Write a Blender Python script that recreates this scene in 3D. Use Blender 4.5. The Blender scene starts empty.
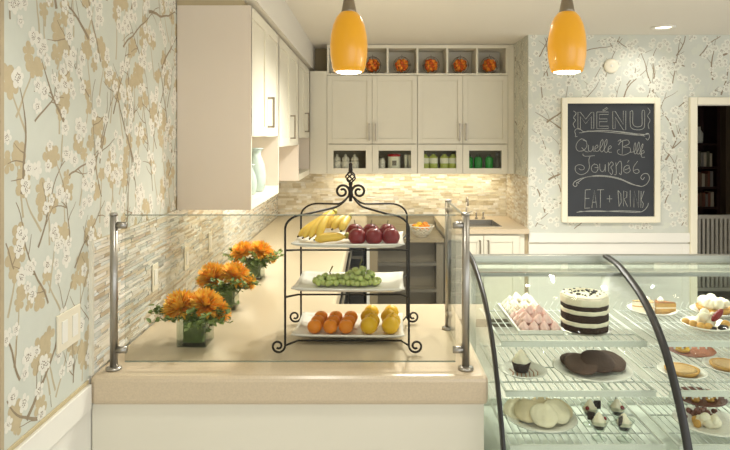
import bpy, bmesh, math, random
from mathutils import Vector, Matrix
random.seed(7)
S = bpy.context.scene
C = S.collection
PI = math.pi

# ------------------------------------------------------------------ camera
EYE = 1.74
FPX = 620.0
cam = bpy.data.cameras.new('camera')
camo = bpy.data.objects.new('camera', cam); C.objects.link(camo)
camo.location = (0, 0, EYE); camo.rotation_euler = (PI/2, 0, 0)
cam.sensor_fit = 'HORIZONTAL'; cam.sensor_width = 36
cam.lens = FPX/730*36
cam.shift_x = -5/730; cam.shift_y = -88/730
cam.clip_start = 0.05
S.camera = camo
# ------------------------------------------------------------------ view, world, lights
vs = S.view_settings
vs.view_transform = 'Standard'; vs.look = 'None'; vs.gamma = 1; vs.use_curve_mapping = False
vs.exposure = 0.24
w = bpy.data.worlds.new('world'); S.world = w; w.use_nodes = True
bg = w.node_tree.nodes['Background']
bg.inputs[0].default_value = (0.975, 0.99, 0.985, 1); bg.inputs[1].default_value = 1.08

def lamp(name, kind, loc, energy, col, rot=(0,0,0), **kw):
    l = bpy.data.lights.new(name, kind); l.energy = energy; l.color = col
    for k, v in kw.items(): setattr(l, k, v)
    o = bpy.data.objects.new(name, l); C.objects.link(o); o.location = loc; o.rotation_euler = rot
    return o
WARM = (1.0, 0.97, 0.885); DAY = (0.95, 0.985, 1.0)
# assumed daylight: bare area lights added behind and right of camera, no windows built
lamp('assumed_daylight', 'AREA', (2.2, -2.6, 1.7), 28, DAY, (R := math.radians(90), 0, math.radians(22)), shape='RECTANGLE', size=3.6, size_y=2.0)
lamp('assumed_daylight', 'AREA', (4.9, 1.2, 1.6), 20, DAY, (R, 0, math.radians(80)), shape='RECTANGLE', size=3.0, size_y=1.8)
# under-cabinet strips, assumed from the glow on the backsplashes
lamp('strip_light', 'AREA', (0.475, 6.36, 1.365), 4.6, (1, .90, .68), (math.radians(12), 0, 0), shape='RECTANGLE', size=1.7, size_y=0.05)
lamp('strip_light', 'AREA', (-0.86, 4.75, 1.36), 4.0, (1, .90, .68), (0, 0, PI/2), shape='RECTANGLE', size=3.0, size_y=0.05)
# recessed ceiling spots; all but the first are added, out of view
def spot(x, y, e, size=90, tx=None, ty=None, tz=0.0, blend=.6, col=WARM):
    o = lamp('downlight_lamp', 'SPOT', (x, y, 2.655), e, col, spot_size=math.radians(size), spot_blend=blend, shadow_soft_size=.05)
    d = Vector((x if tx is None else tx, y if ty is None else ty, tz)) - o.location
    o.rotation_euler = d.to_track_quat('-Z', 'Y').to_euler()
spot(2.48, 5.20, 17, 120, 2.35, 5.6, 1.7, 1.0)
spot(0.3, 3.6, 125, 140)
spot(0.45, 4.0, 115, 140)
spot(-0.3, 1.5, 30, 110)
spot(1.5, 2.0, 26, 110)
spot(1.3, 3.85, 80, 140)

# ------------------------------------------------------------------ materials
def lin(c):
    return tuple((v/255/12.92 if v/255 <= .04045 else ((v/255+.055)/1.055)**2.4) for v in c)
def mat(name, c, rough=.5, metal=0., noise=0., nscale=20., bump=0., bscale=60., emit=None, estr=0., sss=0., coat=0., aniso=None, trans=0.):
    m = bpy.data.materials.new(name); m.use_nodes = True
    nt = m.node_tree; b = nt.nodes['Principled BSDF']
    col = (*lin(c), 1)
    b.inputs['Base Color'].default_value = col
    b.inputs['Roughness'].default_value = rough; b.inputs['Metallic'].default_value = metal
    if coat: b.inputs['Coat Weight'].default_value = coat; b.inputs['Coat Roughness'].default_value = .1
    if trans: b.inputs['Transmission Weight'].default_value = trans
    if sss:
        b.inputs['Subsurface Weight'].default_value = sss; b.inputs['Subsurface Radius'].default_value = (.02, .012, .008)
        b.inputs['Subsurface Scale'].default_value = .5
    if emit:
        b.inputs['Emission Color'].default_value = (*lin(emit), 1); b.inputs['Emission Strength'].default_value = estr
    if noise or bump:
        tc = nt.nodes.new('ShaderNodeTexCoord')
    if noise:
        n = nt.nodes.new('ShaderNodeTexNoise'); n.inputs['Scale'].default_value = nscale; n.inputs['Detail'].default_value = 5
        nt.links.new(tc.outputs['Object'], n.inputs['Vector'])
        r = nt.nodes.new('ShaderNodeMapRange'); r.inputs[1].default_value = .3; r.inputs[2].default_value = .7
        r.inputs[3].default_value = 1-noise; r.inputs[4].default_value = 1+noise
        nt.links.new(n.outputs['Fac'], r.inputs[0])
        x = nt.nodes.new('ShaderNodeVectorMath'); x.operation = 'SCALE'; x.inputs[0].default_value = col[:3]
        nt.links.new(r.outputs[0], x.inputs['Scale']); nt.links.new(x.outputs[0], b.inputs['Base Color'])
    if bump:
        n = nt.nodes.new('ShaderNodeTexNoise'); n.inputs['Scale'].default_value = bscale; n.inputs['Detail'].default_value = 4
        nt.links.new(tc.outputs['Object'], n.inputs['Vector'])
        bp = nt.nodes.new('ShaderNodeBump'); bp.inputs['Strength'].default_value = bump; bp.inputs['Distance'].default_value = .004
        nt.links.new(n.outputs['Fac'], bp.inputs['Height']); nt.links.new(bp.outputs[0], b.inputs['Normal'])
    return m
def glass(name, tint, ior=1.45, rough=0.):
    m = bpy.data.materials.new(name); m.use_nodes = True; nt = m.node_tree; nt.nodes.clear()
    o = nt.nodes.new('ShaderNodeOutputMaterial'); t = nt.nodes.new('ShaderNodeBsdfTransparent'); g = nt.nodes.new('ShaderNodeBsdfGlossy')
    lw = nt.nodes.new('ShaderNodeLayerWeight'); lw.inputs[0].default_value = .5
    pw = nt.nodes.new('ShaderNodeMath'); pw.operation = 'POWER'; pw.inputs[1].default_value = 5.5; nt.links.new(lw.outputs['Facing'], pw.inputs[0])
    f = nt.nodes.new('ShaderNodeMapRange'); f.inputs[3].default_value = ((ior-1)/(ior+1))**2; f.inputs[4].default_value = .8; nt.links.new(pw.outputs[0], f.inputs[0]); mx = nt.nodes.new('ShaderNodeMixShader')
    t.inputs[0].default_value = (*tint, 1); g.inputs['Roughness'].default_value = rough
    nt.links.new(f.outputs[0], mx.inputs[0]); nt.links.new(t.outputs[0], mx.inputs[1]); nt.links.new(g.outputs[0], mx.inputs[2])
    nt.links.new(mx.outputs[0], o.inputs[0]); return m

M = dict(
 cream=mat('cream_lacquer', (227,222,204), .42, noise=.015, nscale=3),
 cream_w=mat('cream_trim_paint', (232,229,219), .45, noise=.01, nscale=4),
 panel=mat('cream_side_panel', (222,210,194), .5, noise=.015, nscale=3),
 soffit=mat('soffit_paint', (220,215,203), .8),
 taupe=mat('taupe_wall_paint', (180,165,132), .8),
 ceil=mat('ceiling_paint', (224,219,207), .9, bump=.05, bscale=180),
 floor=mat('floor_tile', (208,202,192), .5, noise=.08, nscale=6),
 wallp=mat('wallpaper_ground', (203,206,194), .6, noise=.03, nscale=8),
 wp_tan=mat('wallpaper_tan_blossom', (190,175,142), .55, noise=.05, nscale=40),
 wp_tan2=mat('wallpaper_tan_stem', (186,174,146), .55),
 wp_branch=mat('wallpaper_branch', (146,130,106), .6, noise=.1, nscale=40),
 wp_white=mat('wallpaper_white_blossom', (224,221,209), .6, noise=.03, nscale=60),
 wp_dot=mat('wallpaper_stamen', (122,104,84), .6),
 wp2=mat('menu_wallpaper_ground', (204,206,195), .6, noise=.03, nscale=8),
 wp2_white=mat('menu_wallpaper_blossom', (222,221,208), .6),
 wp2_pale=mat('menu_wallpaper_pale_blossom', (208,210,196), .6),
 wp2_branch=mat('menu_wallpaper_branch', (140,124,100), .6),
 quartz=mat('beige_quartz', (205,188,160), .28, noise=.06, nscale=160, bump=.02, bscale=200),
 steel=mat('brushed_steel', (168,164,156), .34, 1.),
 steel_d=mat('dark_steel', (120,116,108), .35, 1.),
 nickel=mat('satin_nickel', (150,140,124), .32, 1.),
 iron=mat('wrought_iron', (44,38,31), .5, .4, bump=.2, bscale=120),
 rubber=mat('black_rubber_seal', (38,37,33), .42),
 china=mat('white_china', (238,234,224), .22, coat=.3),
 darkunit=mat('dark_grey_laminate', (116,107,90), .4),
 darkunit2=mat('dark_brown_worktop', (138,124,98), .3),
 black=mat('black_gloss', (18,18,17), .18),
 charcoal=mat('charcoal_plastic', (46,44,40), .4),
 board=mat('chalkboard_slate', (52,55,60), .75, noise=.12, nscale=5),
 chalk=mat('chalk', (168,169,163), .95, noise=.2, nscale=80),
 frame=mat('ivory_frame_paint', (236,229,206), .45),
 outlet=mat('ivory_plastic', (230,222,200), .35),
 apple=mat('red_apple_skin', (124,14,15), .33, noise=.25, nscale=22),
 stem=mat('fruit_stem', (84,62,36), .7),
 banana=mat('banana_skin', (236,198,78), .45, noise=.09, nscale=14),
 banana_tip=mat('banana_tip', (74,58,30), .7),
 banana_g=mat('banana_stem', (176,166,70), .55),
 grape=mat('green_grape_skin', (190,204,124), .22, noise=.12, nscale=30, sss=.2),
 gstem=mat('grape_stem', (112,110,52), .7),
 mandarin=mat('mandarin_peel', (240,144,28), .38, noise=.06, nscale=20, bump=.25, bscale=260),
 lemon=mat('lemon_peel', (234,186,26), .36, noise=.05, nscale=20, bump=.25, bscale=220),
 petal=mat('orange_petal', (255,204,76), .55, noise=.14, nscale=60, sss=.1),
 petal_d=mat('orange_petal_heart', (255,170,44), .6),
 leaf=mat('green_leaf', (124,144,76), .5, noise=.25, nscale=40),
 leaf_d=mat('dark_green_leaf_lining', (126,158,72), .45, noise=.2, nscale=30),
 shade=mat('amber_glass_shade', (205,146,22), .3, emit=(232,162,22), estr=.28, coat=.4),
 bulb=mat('lit_bulb', (255,250,235), .5, emit=(255,246,222), estr=6.),
 ledbar=mat('case_light_tube', (255,255,250), .4, emit=(250,250,240), estr=2.2),
 downlit=mat('downlight_lens', (255,250,235), .4, emit=(255,244,214), estr=4.),
 whitewire=mat('white_coated_wire', (220,222,215), .4),
 case_w=mat('case_white_frame', (222,222,210), .4),
 bronze=mat('case_steel_trim', (176,176,168), .3, .9),
 case_in=mat('case_interior', (206,210,198), .5),
 orange=mat('dried_orange', (254,156,52), .45, noise=.3, nscale=30),
 orange_d=mat('dried_red_orange', (228,104,36), .5, noise=.3, nscale=30),
 bronze_wire=mat('bronze_wire', (120,84,44), .4, .7),
 greenb=mat('green_bottle_glass', (44,150,56), .15),
 oil=mat('pale_green_oil', (186,196,100), .2),
 label=mat('paper_label', (232,230,212), .7),
 red=mat('red_lacquer', (176,34,36), .35),
 jarw=mat('speckled_white_ceramic', (222,216,204), .35, noise=.25, nscale=70),
 pink=mat('pink_meringue', (246,208,200), .7, sss=.15),
 white_m=mat('white_meringue', (226,217,198), .7, sss=.15),
 cream_c=mat('whipped_cream', (244,232,206), .6, noise=.03, nscale=30, sss=.1),
 sponge=mat('chocolate_sponge', (58,40,32), .9, bump=.6, bscale=180, noise=.2, nscale=90),
 choc=mat('dark_chocolate', (44,28,22), .5),
 cookie_d=mat('chocolate_cookie', (84,64,55), .85, bump=.5, bscale=90, noise=.15, nscale=50),
 cookie_d2=mat('chocolate_cookie_pale', (98,76,65), .85, bump=.5, bscale=90, noise=.15, nscale=50),
 cookie2=mat('sugar_cookie_golden', (232,214,176), .8, bump=.35, bscale=70, noise=.06, nscale=30),
 cookie=mat('sugar_cookie', (240,228,198), .8, bump=.35, bscale=70, noise=.06, nscale=30),
 cakeb=mat('golden_cake', (206,158,84), .85, bump=.5, bscale=120, noise=.15, nscale=60),
 tan=mat('tan_custard', (206,168,112), .5, noise=.1, nscale=40),
 caramel=mat('caramel_sauce', (158,98,44), .3),
 terracotta=mat('terracotta_glaze', (168,104,76), .4),
 plum=mat('plum_glaze', (120,76,66), .35),
 berry=mat('berry_red', (130,22,24), .35),
 wood_d=mat('dark_mahogany', (52,30,20), .45, noise=.2, nscale=14),
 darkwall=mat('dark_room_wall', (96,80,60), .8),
 slat=mat('white_painted_slat', (214,208,194), .5),
 teal=mat('teal_glass_ceramic', (184,200,190), .2, coat=.4, noise=.1, nscale=12),
 basket=mat('white_lattice_ceramic', (232,226,208), .35),
 goldtrim=mat('wallpaper_border', (190,174,136), .5),
 oak=mat('beige_wood_trim', (178,162,132), .5, noise=.08, nscale=12),
 lining=mat('cabinet_interior_shade', (160,148,124), .6),  # darker than the cream outside: the unlit interior is put into the colour
 water=mat('vase_water_green', (110,130,60), .2, trans=.3),
)
M['glass'] = glass('clear_glass', (.905, .915, .90), 1.2)
M['glass_g'] = glass('curved_case_glass', (.945, .975, .955), 1.18)
M['glass_v'] = glass('vase_glass', (.90, .93, .90), 1.5)
M['glass_c'] = glass('cabinet_glass', (.94, .95, .92), 1.12)
M['glass_edge'] = mat('green_glass_edge', (126,132,116), .2)
TILE_L = [mat('mosaic_'+n, c, r, noise=.05, nscale=30) for n, c, r in (
  ('white', (228,225,214), .3), ('cream', (218,211,194), .35), ('sand', (206,194,170), .4), ('tan', (184,168,142), .4),
  ('grey_glass', (190,190,180), .12), ('blue_glass', (208,211,204), .12), ('stone', (212,207,194), .45))]
TILE_B = [mat('stacked_'+n, c, r, noise=.06, nscale=24, bump=.15, bscale=60) for n, c, r in (
  ('ivory', (222,213,190), .4), ('cream', (214,204,178), .45), ('honey', (206,193,162), .45), ('pearl', (228,222,206), .25), ('sand', (196,182,152), .5))]

# ------------------------------------------------------------------ mesh builder
class MB:
    def __init__(s): s.v = []; s.f = []; s.mi = []; s.sm = []; s.cur = 0; s.smooth = False
    def add(s, vs, fs, smooth=None):
        n = len(s.v); s.v += [tuple(v) for v in vs]
        for f in fs: s.f.append(tuple(i+n for i in f)); s.mi.append(s.cur); s.sm.append(s.smooth if smooth is None else smooth)
        return s
    def box(s, x0, x1, y0, y1, z0, z1):
        x0, x1 = min(x0,x1), max(x0,x1); y0, y1 = min(y0,y1), max(y0,y1); z0, z1 = min(z0,z1), max(z0,z1)
        return s.add([(x0,y0,z0),(x1,y0,z0),(x1,y1,z0),(x0,y1,z0),(x0,y0,z1),(x1,y0,z1),(x1,y1,z1),(x0,y1,z1)],
              [(0,3,2,1),(4,5,6,7),(0,1,5,4),(1,2,6,5),(2,3,7,6),(3,0,4,7)], False)
    def prism(s, pts, axis, a, b):   # polygon in the plane normal to axis; pts are (u,v)
        def P(u, v, t): return {'x':(t,u,v),'y':(u,t,v),'z':(u,v,t)}[axis]
        n = len(pts); vs = [P(u,v,a) for u,v in pts] + [P(u,v,b) for u,v in pts]
        fs = [tuple(range(n))[::-1], tuple(range(n,2*n))] + [(i,(i+1)%n,n+(i+1)%n,n+i) for i in range(n)]
        return s.add(vs, fs, False)
    def tube(s, pts, r, seg=8, close=False):
        pts = [Vector(p) for p in pts]; n = len(pts)
        rs = r if isinstance(r, (list, tuple)) else [r]*n
        vs = []; prev = None
        for i, p in enumerate(pts):
            t = (pts[(i+1) % n]-pts[i-1]) if close else (pts[min(i+1,n-1)]-pts[max(i-1,0)])
            t = t.normalized() if t.length > 1e-9 else Vector((0,0,1))
            if prev is None:
                u = t.orthogonal().normalized()
            else:
                u = prev - t*prev.dot(t); u = u.normalized() if u.length > 1e-6 else t.orthogonal().normalized()
            prev = u; w_ = t.cross(u)
            for k in range(seg):
                a = 2*PI*k/seg; vs.append(p + (u*math.cos(a)+w_*math.sin(a))*rs[i])
        fs = []
        for i in range(n if close else n-1):
            j = (i+1) % n
            for k in range(seg): fs.append((i*seg+k, i*seg+(k+1)%seg, j*seg+(k+1)%seg, j*seg+k))
        if not close: fs += [tuple(range(seg))[::-1], tuple(range((n-1)*seg, n*seg))]
        return s.add(vs, fs, True)
    def lathe(s, prof, c=(0,0,0), seg=28, mod=None, sx=1, sy=1):   # prof: (r,z); mod(theta,i)->radius factor
        vs = []; fs = []; n = len(prof)
        for i, (r, z) in enumerate(prof):
            for k in range(seg):
                a = 2*PI*k/seg; q = r*(mod(a, i) if mod else 1)
                vs.append((c[0]+sx*q*math.cos(a), c[1]+sy*q*math.sin(a), c[2]+z))
        for i in range(n-1):
            for k in range(seg): fs.append((i*seg+k, i*seg+(k+1)%seg, (i+1)*seg+(k+1)%seg, (i+1)*seg+k))
        if prof[0][0] > 1e-6: fs.append(tuple(range(seg))[::-1])
        if prof[-1][0] > 1e-6: fs.append(tuple(range((n-1)*seg, n*seg)))
        return s.add(vs, fs, True)
    def ball(s, c, r, seg=14, rings=9, sq=(1,1,1)):
        pr = [(max(1e-7, math.sin(PI*i/rings)), -math.cos(PI*i/rings)) for i in range(rings+1)]
        m = MB(); m.lathe(pr, seg=seg)
        return s.add([(c[0]+x*r*sq[0], c[1]+y*r*sq[1], c[2]+z*r*sq[2]) for x,y,z in m.v], m.f, True)
    def xf(s, fn): s.v = [tuple(fn(*v)) for v in s.v]; return s
    def join(s, o, fn=None):
        n = len(s.v); s.v += [tuple(fn(*v)) if fn else v for v in o.v]
        s.f += [tuple(i+n for i in f) for f in o.f]; s.mi += o.mi; s.sm += o.sm; return s
    def build(s, name, mats, parent=None, bevel=0, solid=0, world=False, sub=0, kind=None):
        if not isinstance(mats, (list, tuple)): mats = [mats]
        off = Vector((0,0,0))
        if parent is None:
            xs, ys, zs = zip(*s.v); off = Vector(((min(xs)+max(xs))/2, (min(ys)+max(ys))/2, min(zs)))
        elif world:
            p = parent
            while p: off += p.location; p = p.parent
        me = bpy.data.meshes.new(name)
        me.from_pydata([Vector(v)-off for v in s.v], [], s.f)
        for m in mats: me.materials.append(M[m] if isinstance(m, str) else m)
        me.polygons.foreach_set('material_index', s.mi); me.polygons.foreach_set('use_smooth', s.sm)
        bm = bmesh.new(); bm.from_mesh(me); bmesh.ops.remove_doubles(bm, verts=bm.verts, dist=1e-6)
        bmesh.ops.recalc_face_normals(bm, faces=bm.faces); bm.to_mesh(me); bm.free()
        o = bpy.data.objects.new(name, me); C.objects.link(o)
        if parent is None: o.location = off
        else: o.parent = parent
        if solid:
            md = o.modifiers.new('solid', 'SOLIDIFY'); md.thickness = solid; md.offset = 0
        if sub:
            md = o.modifiers.new('sub', 'SUBSURF'); md.levels = sub; md.render_levels = sub
        if bevel:
            md = o.modifiers.new('bevel', 'BEVEL'); md.width = bevel; md.segments = 3; md.limit_method = 'ANGLE'; md.angle_limit = math.radians(40)
            md.harden_normals = False
        if kind: o['kind'] = kind
        return o

def thing(name, label, cat, loc=(0,0,0), rz=0, group=None):
    o = bpy.data.objects.new(name, None); o.empty_display_size = .05; C.objects.link(o)
    o.location = loc; o.rotation_euler = (0,0,rz); o['label'] = label; o['category'] = cat
    if group: o['group'] = group
    return o
def tag(o, label, cat, group=None):
    o['label'] = label; o['category'] = cat
    if group: o['group'] = group
    return o
def dup(root, loc, rz=None, label=None):
    def cp(o, p):
        c = o.copy(); C.objects.link(c)
        if p: c.parent = p
        for ch in kids.get(o.name, []): cp(ch, c)
        return c
    kids = {}
    def gather(o):
        kids[o.name] = list(o.children)
        for c in o.children: gather(c)
    gather(root)
    r = cp(root, None); r.location = loc
    if rz is not None: r.rotation_euler = (0,0,rz)
    if label: r['label'] = label
    return r
def struct(o): o['kind'] = 'structure'; return o
def at(px, py, Z):
    s = (py-137)/(EYE-Z); return ((px-370)/s, FPX/s)
XL = -0.978; CZ = 2.67; YB = 6.53; XR = 1.44; YM = 5.64; CT = 0.91

# ------------------------------------------------------------------ wallpaper
def wallpaper(mb, u0, u1, v0, v1, P, n_branch, n_tan, n_white, mt, seed, big=1.0, side='L', stam=True, ntwig=3):
    """P(u,v,d) -> point; d is the height of the printed layer over the paper (tenths of a millimetre)"""
    rnd = random.Random(seed)
    TAN, BR, WH, DOT, TS = mt
    def inside(u, v, m=.0): return u0+m < u < u1-m and v0+m < v < v1-m
    cnt = [0]
    def poly(pts, d, m):
        cnt[0] += 1; d = d + (cnt[0] % 97)*1.2e-6
        mb.cur = m; mb.add([P(min(max(u,u0),u1), min(max(v,v0),v1), d) for u,v in pts], [tuple(range(len(pts)))], False)
    def ribbon(pts, w0, w1, d, m):
        n = len(pts)
        for i in range(n-1):
            (a, b), (c, e) = pts[i], pts[i+1]
            if not (inside(a,b,.006) and inside(c,e,.006)): continue
            L = math.hypot(c-a, e-b) or 1; nx, ny = -(e-b)/L, (c-a)/L
            wa = w0+(w1-w0)*i/(n-1); wb = w0+(w1-w0)*(i+1)/(n-1)
            poly([(a-nx*wa,b-ny*wa),(c-nx*wb,e-ny*wb),(c+nx*wb,e+ny*wb),(a+nx*wa,b+ny*wa)], d, m)
    def blossom(u, v, r, d, m, dots, rot=None, full=True):
        if not inside(u, v, .004): return
        rot = rnd.random()*6.28 if rot is None else rot
        k = 5 if full else 4
        for i in range(k):
            a = rot + i*2*PI/5
            cx, cy = u+math.cos(a)*r*.62, v+math.sin(a)*r*.62
            if not inside(cx, cy): continue
            pr = r*.40*rnd.uniform(.8,1.12)
            poly([(cx+math.cos(t*PI/5)*pr*1.02, cy+math.sin(t*PI/5)*pr) for t in range(10)], d+i*8e-6, m)
        poly([(u+math.cos(t*PI/4)*r*.4, v+math.sin(t*PI/4)*r*.4) for t in range(8)], d+5e-5, m)
        if dots:
            for i in range(9):
                a = rot+i*2*PI/9; q = r*rnd.uniform(.22,.42); z = r*.075
                poly([(u+math.cos(a)*q+math.cos(t*PI/3)*z, v+math.sin(a)*q+math.sin(t*PI/3)*z) for t in range(6)], d+9e-5, DOT)
            for i in range(2):
                a = rnd.random()*6.28
                ribbon([(u,v),(u+math.cos(a)*r*.3, v+math.sin(a)*r*.3)], r*.03, r*.03, d+8e-5, DOT)
    def cells(n):   # n jittered positions spread evenly over the sheet
        W_, H_ = u1-u0, v1-v0; c = math.sqrt(W_*H_/max(n,1)); nu, nv = max(1,round(W_/c)), max(1,round(H_/c))
        L = [(u0+(i+rnd.uniform(.05,.95)+.5*(j%2)*.6)*W_/nu, v0+(j+rnd.uniform(.05,.95))*H_/nv) for i in range(nu) for j in range(nv)]
        rnd.shuffle(L); return L
    tips = []
    for u, v in cells(n_tan):
        q = rnd.choice([2,3,3,4])
        for i in range(q):
            blossom(u+(i and rnd.uniform(-.05,.05)*big), v+(i and rnd.uniform(-.06,.06)*big), rnd.uniform(.026,.042)*big, 2e-4, TAN, False, full=rnd.random()<.75)
        p = [(u,v)]; a = -PI/2+rnd.uniform(-.5,.5)
        for i in range(8):
            a += rnd.uniform(-.12,.12); p.append((p[-1][0]+math.cos(a)*.022*big, p[-1][1]+math.sin(a)*.022*big))
        ribbon(p, .0022*big, .005*big, 1.2e-4, TS)
    for u, v in cells(n_branch):
        a = rnd.choice([PI/2, PI/3, 2*PI/3, .7]) + rnd.uniform(-.3,.3)
        p = [(u,v-.12)]
        L = rnd.randint(9,20)
        for i in range(L):
            a += rnd.uniform(-.2,.2); st = rnd.uniform(.018,.03)*big
            p.append((p[-1][0]+math.cos(a)*st, p[-1][1]+math.sin(a)*st))
        ribbon(p, rnd.choice([.0035,.0045,.0075])*big, .0015*big, 3.5e-4, BR)
        for j in range(ntwig):
            i = rnd.randint(2, L-2); b = a + rnd.choice([-1,1])*rnd.uniform(.5,1.0)
            q = [p[i]]
            for k in range(rnd.randint(3,6)):
                b += rnd.uniform(-.25,.25); q.append((q[-1][0]+math.cos(b)*.02*big, q[-1][1]+math.sin(b)*.02*big))
            ribbon(q, .0022*big, .001*big, 3.4e-4, BR)
    k_ = 0
    for u, v in cells(n_white/3):
        for i in range(rnd.choice([2,3,3,4])):
            k_ += 1
            blossom(u+(i and rnd.uniform(-.065,.065)*big), v+(i and rnd.uniform(-.065,.065)*big), rnd.uniform(.019,.031)*big, 5e-4 + (k_%5)*4e-5, WH, stam)

# ------------------------------------------------------------------ setting
struct(MB().box(-1.2, 6.2, -3.2, 9.2, -.08, 0).build('floor', 'floor'))
struct(MB().box(-1.2, 6.2, -3.2, 9.2, CZ, CZ+.1).build('ceiling', 'ceil'))
m = MB(); m.box(XL-.12, XL, -3.2, YB+.12, 0, CZ); m.cur = 1
m.add([(XL+1e-4, 1.65, .9), (XL+1e-4, 3.3, .9), (XL+1e-4, 3.3, CZ), (XL+1e-4, 1.65, CZ)], [(0,1,2,3)])
wallpaper(m, 1.65, 3.2, .9, CZ, lambda u,v,d: (XL+2e-4+d, u, v), 74, 120, 470, (2,3,4,5,6), 11)
struct(m.build('wall_left', ['cream_w','wallp','wp_tan','wp_branch','wp_white','wp_dot','wp_tan2']))
m = MB(); m.box(XL, XR, YB, YB+.12, 0, CZ); struct(m.build('wall_back', 'taupe'))
# return wall to the right of the kitchen, papered above, tiled to the worktop
m = MB(); m.box(XR, XR+.1, YM+.12, YB+.12, 0, CZ); m.cur = 1
m.add([(XR-1e-4, YM, 1.37),(XR-1e-4, YB, 1.37),(XR-1e-4, YB, CZ),(XR-1e-4, YM, CZ)], [(0,1,2,3)])
m.cur = 0; m.box(XR, XR+.1, YM, YM+.12, 0, CZ)
wallpaper(m, YM, YB-.35, 1.37, CZ, lambda u,v,d: (XR-2e-4-d, u, v), 16, 12, 150, (2,3,4,5,6), 5, 1.1)
struct(m.build('wall_return', ['cream','wp2','wp2_pale','wp2_branch','wp2_white','wp_dot','wp2_pale']))
# menu wall with the doorway (opening 2.96..3.86)
m = MB(); m.box(XR+.1, 2.96, YM, YM+.12, 0, CZ); m.box(2.96, 3.86, YM, YM+.12, 2.03, CZ); m.box(3.86, 6.0, YM, YM+.12, 0, CZ); m.cur = 1
for a, b, c in ((XR, 2.9, .87), (2.9, 3.92, 2.1), (3.92, 6.0, .87)):
    m.add([(a, YM-1e-4, c),(b, YM-1e-4, c),(b, YM-1e-4, CZ),(a, YM-1e-4, CZ)], [(0,1,2,3)])
wallpaper(m, XR, 2.89, .9, CZ, lambda u,v,d: (u, YM-2e-4-d, v), 56, 50, 560, (2,3,4,5,6), 23, 1.2, ntwig=2)
wallpaper(m, 2.9, 3.9, 2.11, CZ, lambda u,v,d: (u, YM-2e-4-d, v), 12, 12, 110, (2,3,4,5,6), 29, 1.2, ntwig=2)
struct(m.build('wall_right', ['cream_w','wp2','wp2_pale','wp2_branch','wp2_white','wp_dot','wp2_pale']))
# trims
m = MB(); m.box(XL, XL+.006, 1.632, 1.647, .885, CZ); struct(m.build('trim_1', 'oak'))
m = MB(); m.box(XL, XL+.016, -1.0, 2.145, .80, .886); m.cur = 1; m.box(XL, XL+.006, 1.65, 2.145, .886, .9); struct(m.build('trim_2', ['cream_w','goldtrim'], bevel=.003))
m = MB(); m.box(XL, XL+.012, 2.155, 2.172, CT, 1.378); struct(m.build('trim_3', 'cream'))
m = MB(); m.box(XR, 2.9, YM-.022, YM, .785, .87); m.box(XR, 2.9, YM-.014, YM, .0, .77); m.box(XR, XR+.09, YM-.018, YM-.014, 0, .77)
m.box(2.83, 2.9, YM-.018, YM-.014, 0, .77); struct(m.build('trim_4', 'cream_w', bevel=.003))
m = MB(); m.box(2.9, 2.965, YM-.03, YM+.13, 0, 2.1); m.box(3.855, 3.92, YM-.03, YM+.13, 0, 2.1); m.box(2.966, 3.854, YM-.03, YM+.13, 2.035, 2.1)
struct(m.build('door_1', 'frame', bevel=.004))
# room beyond the doorway
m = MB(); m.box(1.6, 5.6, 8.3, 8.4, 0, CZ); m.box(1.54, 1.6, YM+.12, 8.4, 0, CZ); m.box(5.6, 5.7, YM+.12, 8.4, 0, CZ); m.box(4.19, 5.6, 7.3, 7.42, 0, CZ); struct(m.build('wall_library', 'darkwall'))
# soffit over the left cabinets
m = MB(); m.box(XL, -.578, 3.13, YB, 2.432, CZ); struct(m.build('trim_5', 'soffit'))

# tiled backsplashes
def tiles(mb, u0, u1, v0, v1, P, rows, lens, nm, seed, relief):
    rnd = random.Random(seed); v = v0
    while v < v1-.004:
        h = min(rnd.choice(rows), v1-v)
        u = u0 - rnd.random()*.05
        while u < u1:
            l = rnd.choice(lens)*rnd.uniform(.85,1.15); a, b = max(u,u0), min(u+l,u1); u += l
            if b-a < .006: continue
            mb.cur = 1 + rnd.choice(nm); d = .004 + rnd.random()*relief; g = .0007
            p = [(a+g,v+g),(b-g,v+g),(b-g,v+h-g),(a+g,v+h-g)]
            tx, tv = rnd.uniform(-1,1)*relief*.4, rnd.uniform(-1,1)*relief*.4
            dd = (d-tx-tv, d+tx-tv, d+tx+tv, d-tx+tv)
            vs = [P(x,y,0) for x,y in p] + [P(x,y,max(.002,q)) for (x,y),q in zip(p,dd)]
            mb.add(vs, [(4,5,6,7),(0,1,5,4),(1,2,6,5),(2,3,7,6),(3,0,4,7)], False)
        v += h
m = MB(); m.box(XL, XL+.004, 2.172, YB, CT, 1.374)
tiles(m, 2.172, YB-.006, CT+.001, 1.374, lambda u,v,d: (XL+.0035+d, u, v), [.010,.013,.013,.016], [.05,.08,.11,.15], [0,0,1,1,2,2,3,4,5,5,6,6], 3, .003)
struct(m.build('trim_6', ['goldtrim']+TILE_L))
m = MB(); m.box(XL, XR, YB-.004, YB, CT, 1.37)
tiles(m, XL+.01, XR-.01, CT+.001, 1.374, lambda u,v,d: (u, YB-.0035-d, v), [.018,.022,.026], [.05,.08,.11], [0,0,1,1,2,3,3,4], 4, .007)
struct(m.build('trim_7', ['goldtrim']+TILE_B))
m = MB(); m.box(XR-.004, XR, YM, YB, CT, 1.374)
tiles(m, YM, YB-.01, CT+.001, 1.374, lambda u,v,d: (XR-.0035-d, u, v), [.013,.016,.02], [.04,.06,.09], [0,1,2,2,3,6], 6, .003)
struct(m.build('trim_8', ['goldtrim']+TILE_L))

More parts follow.
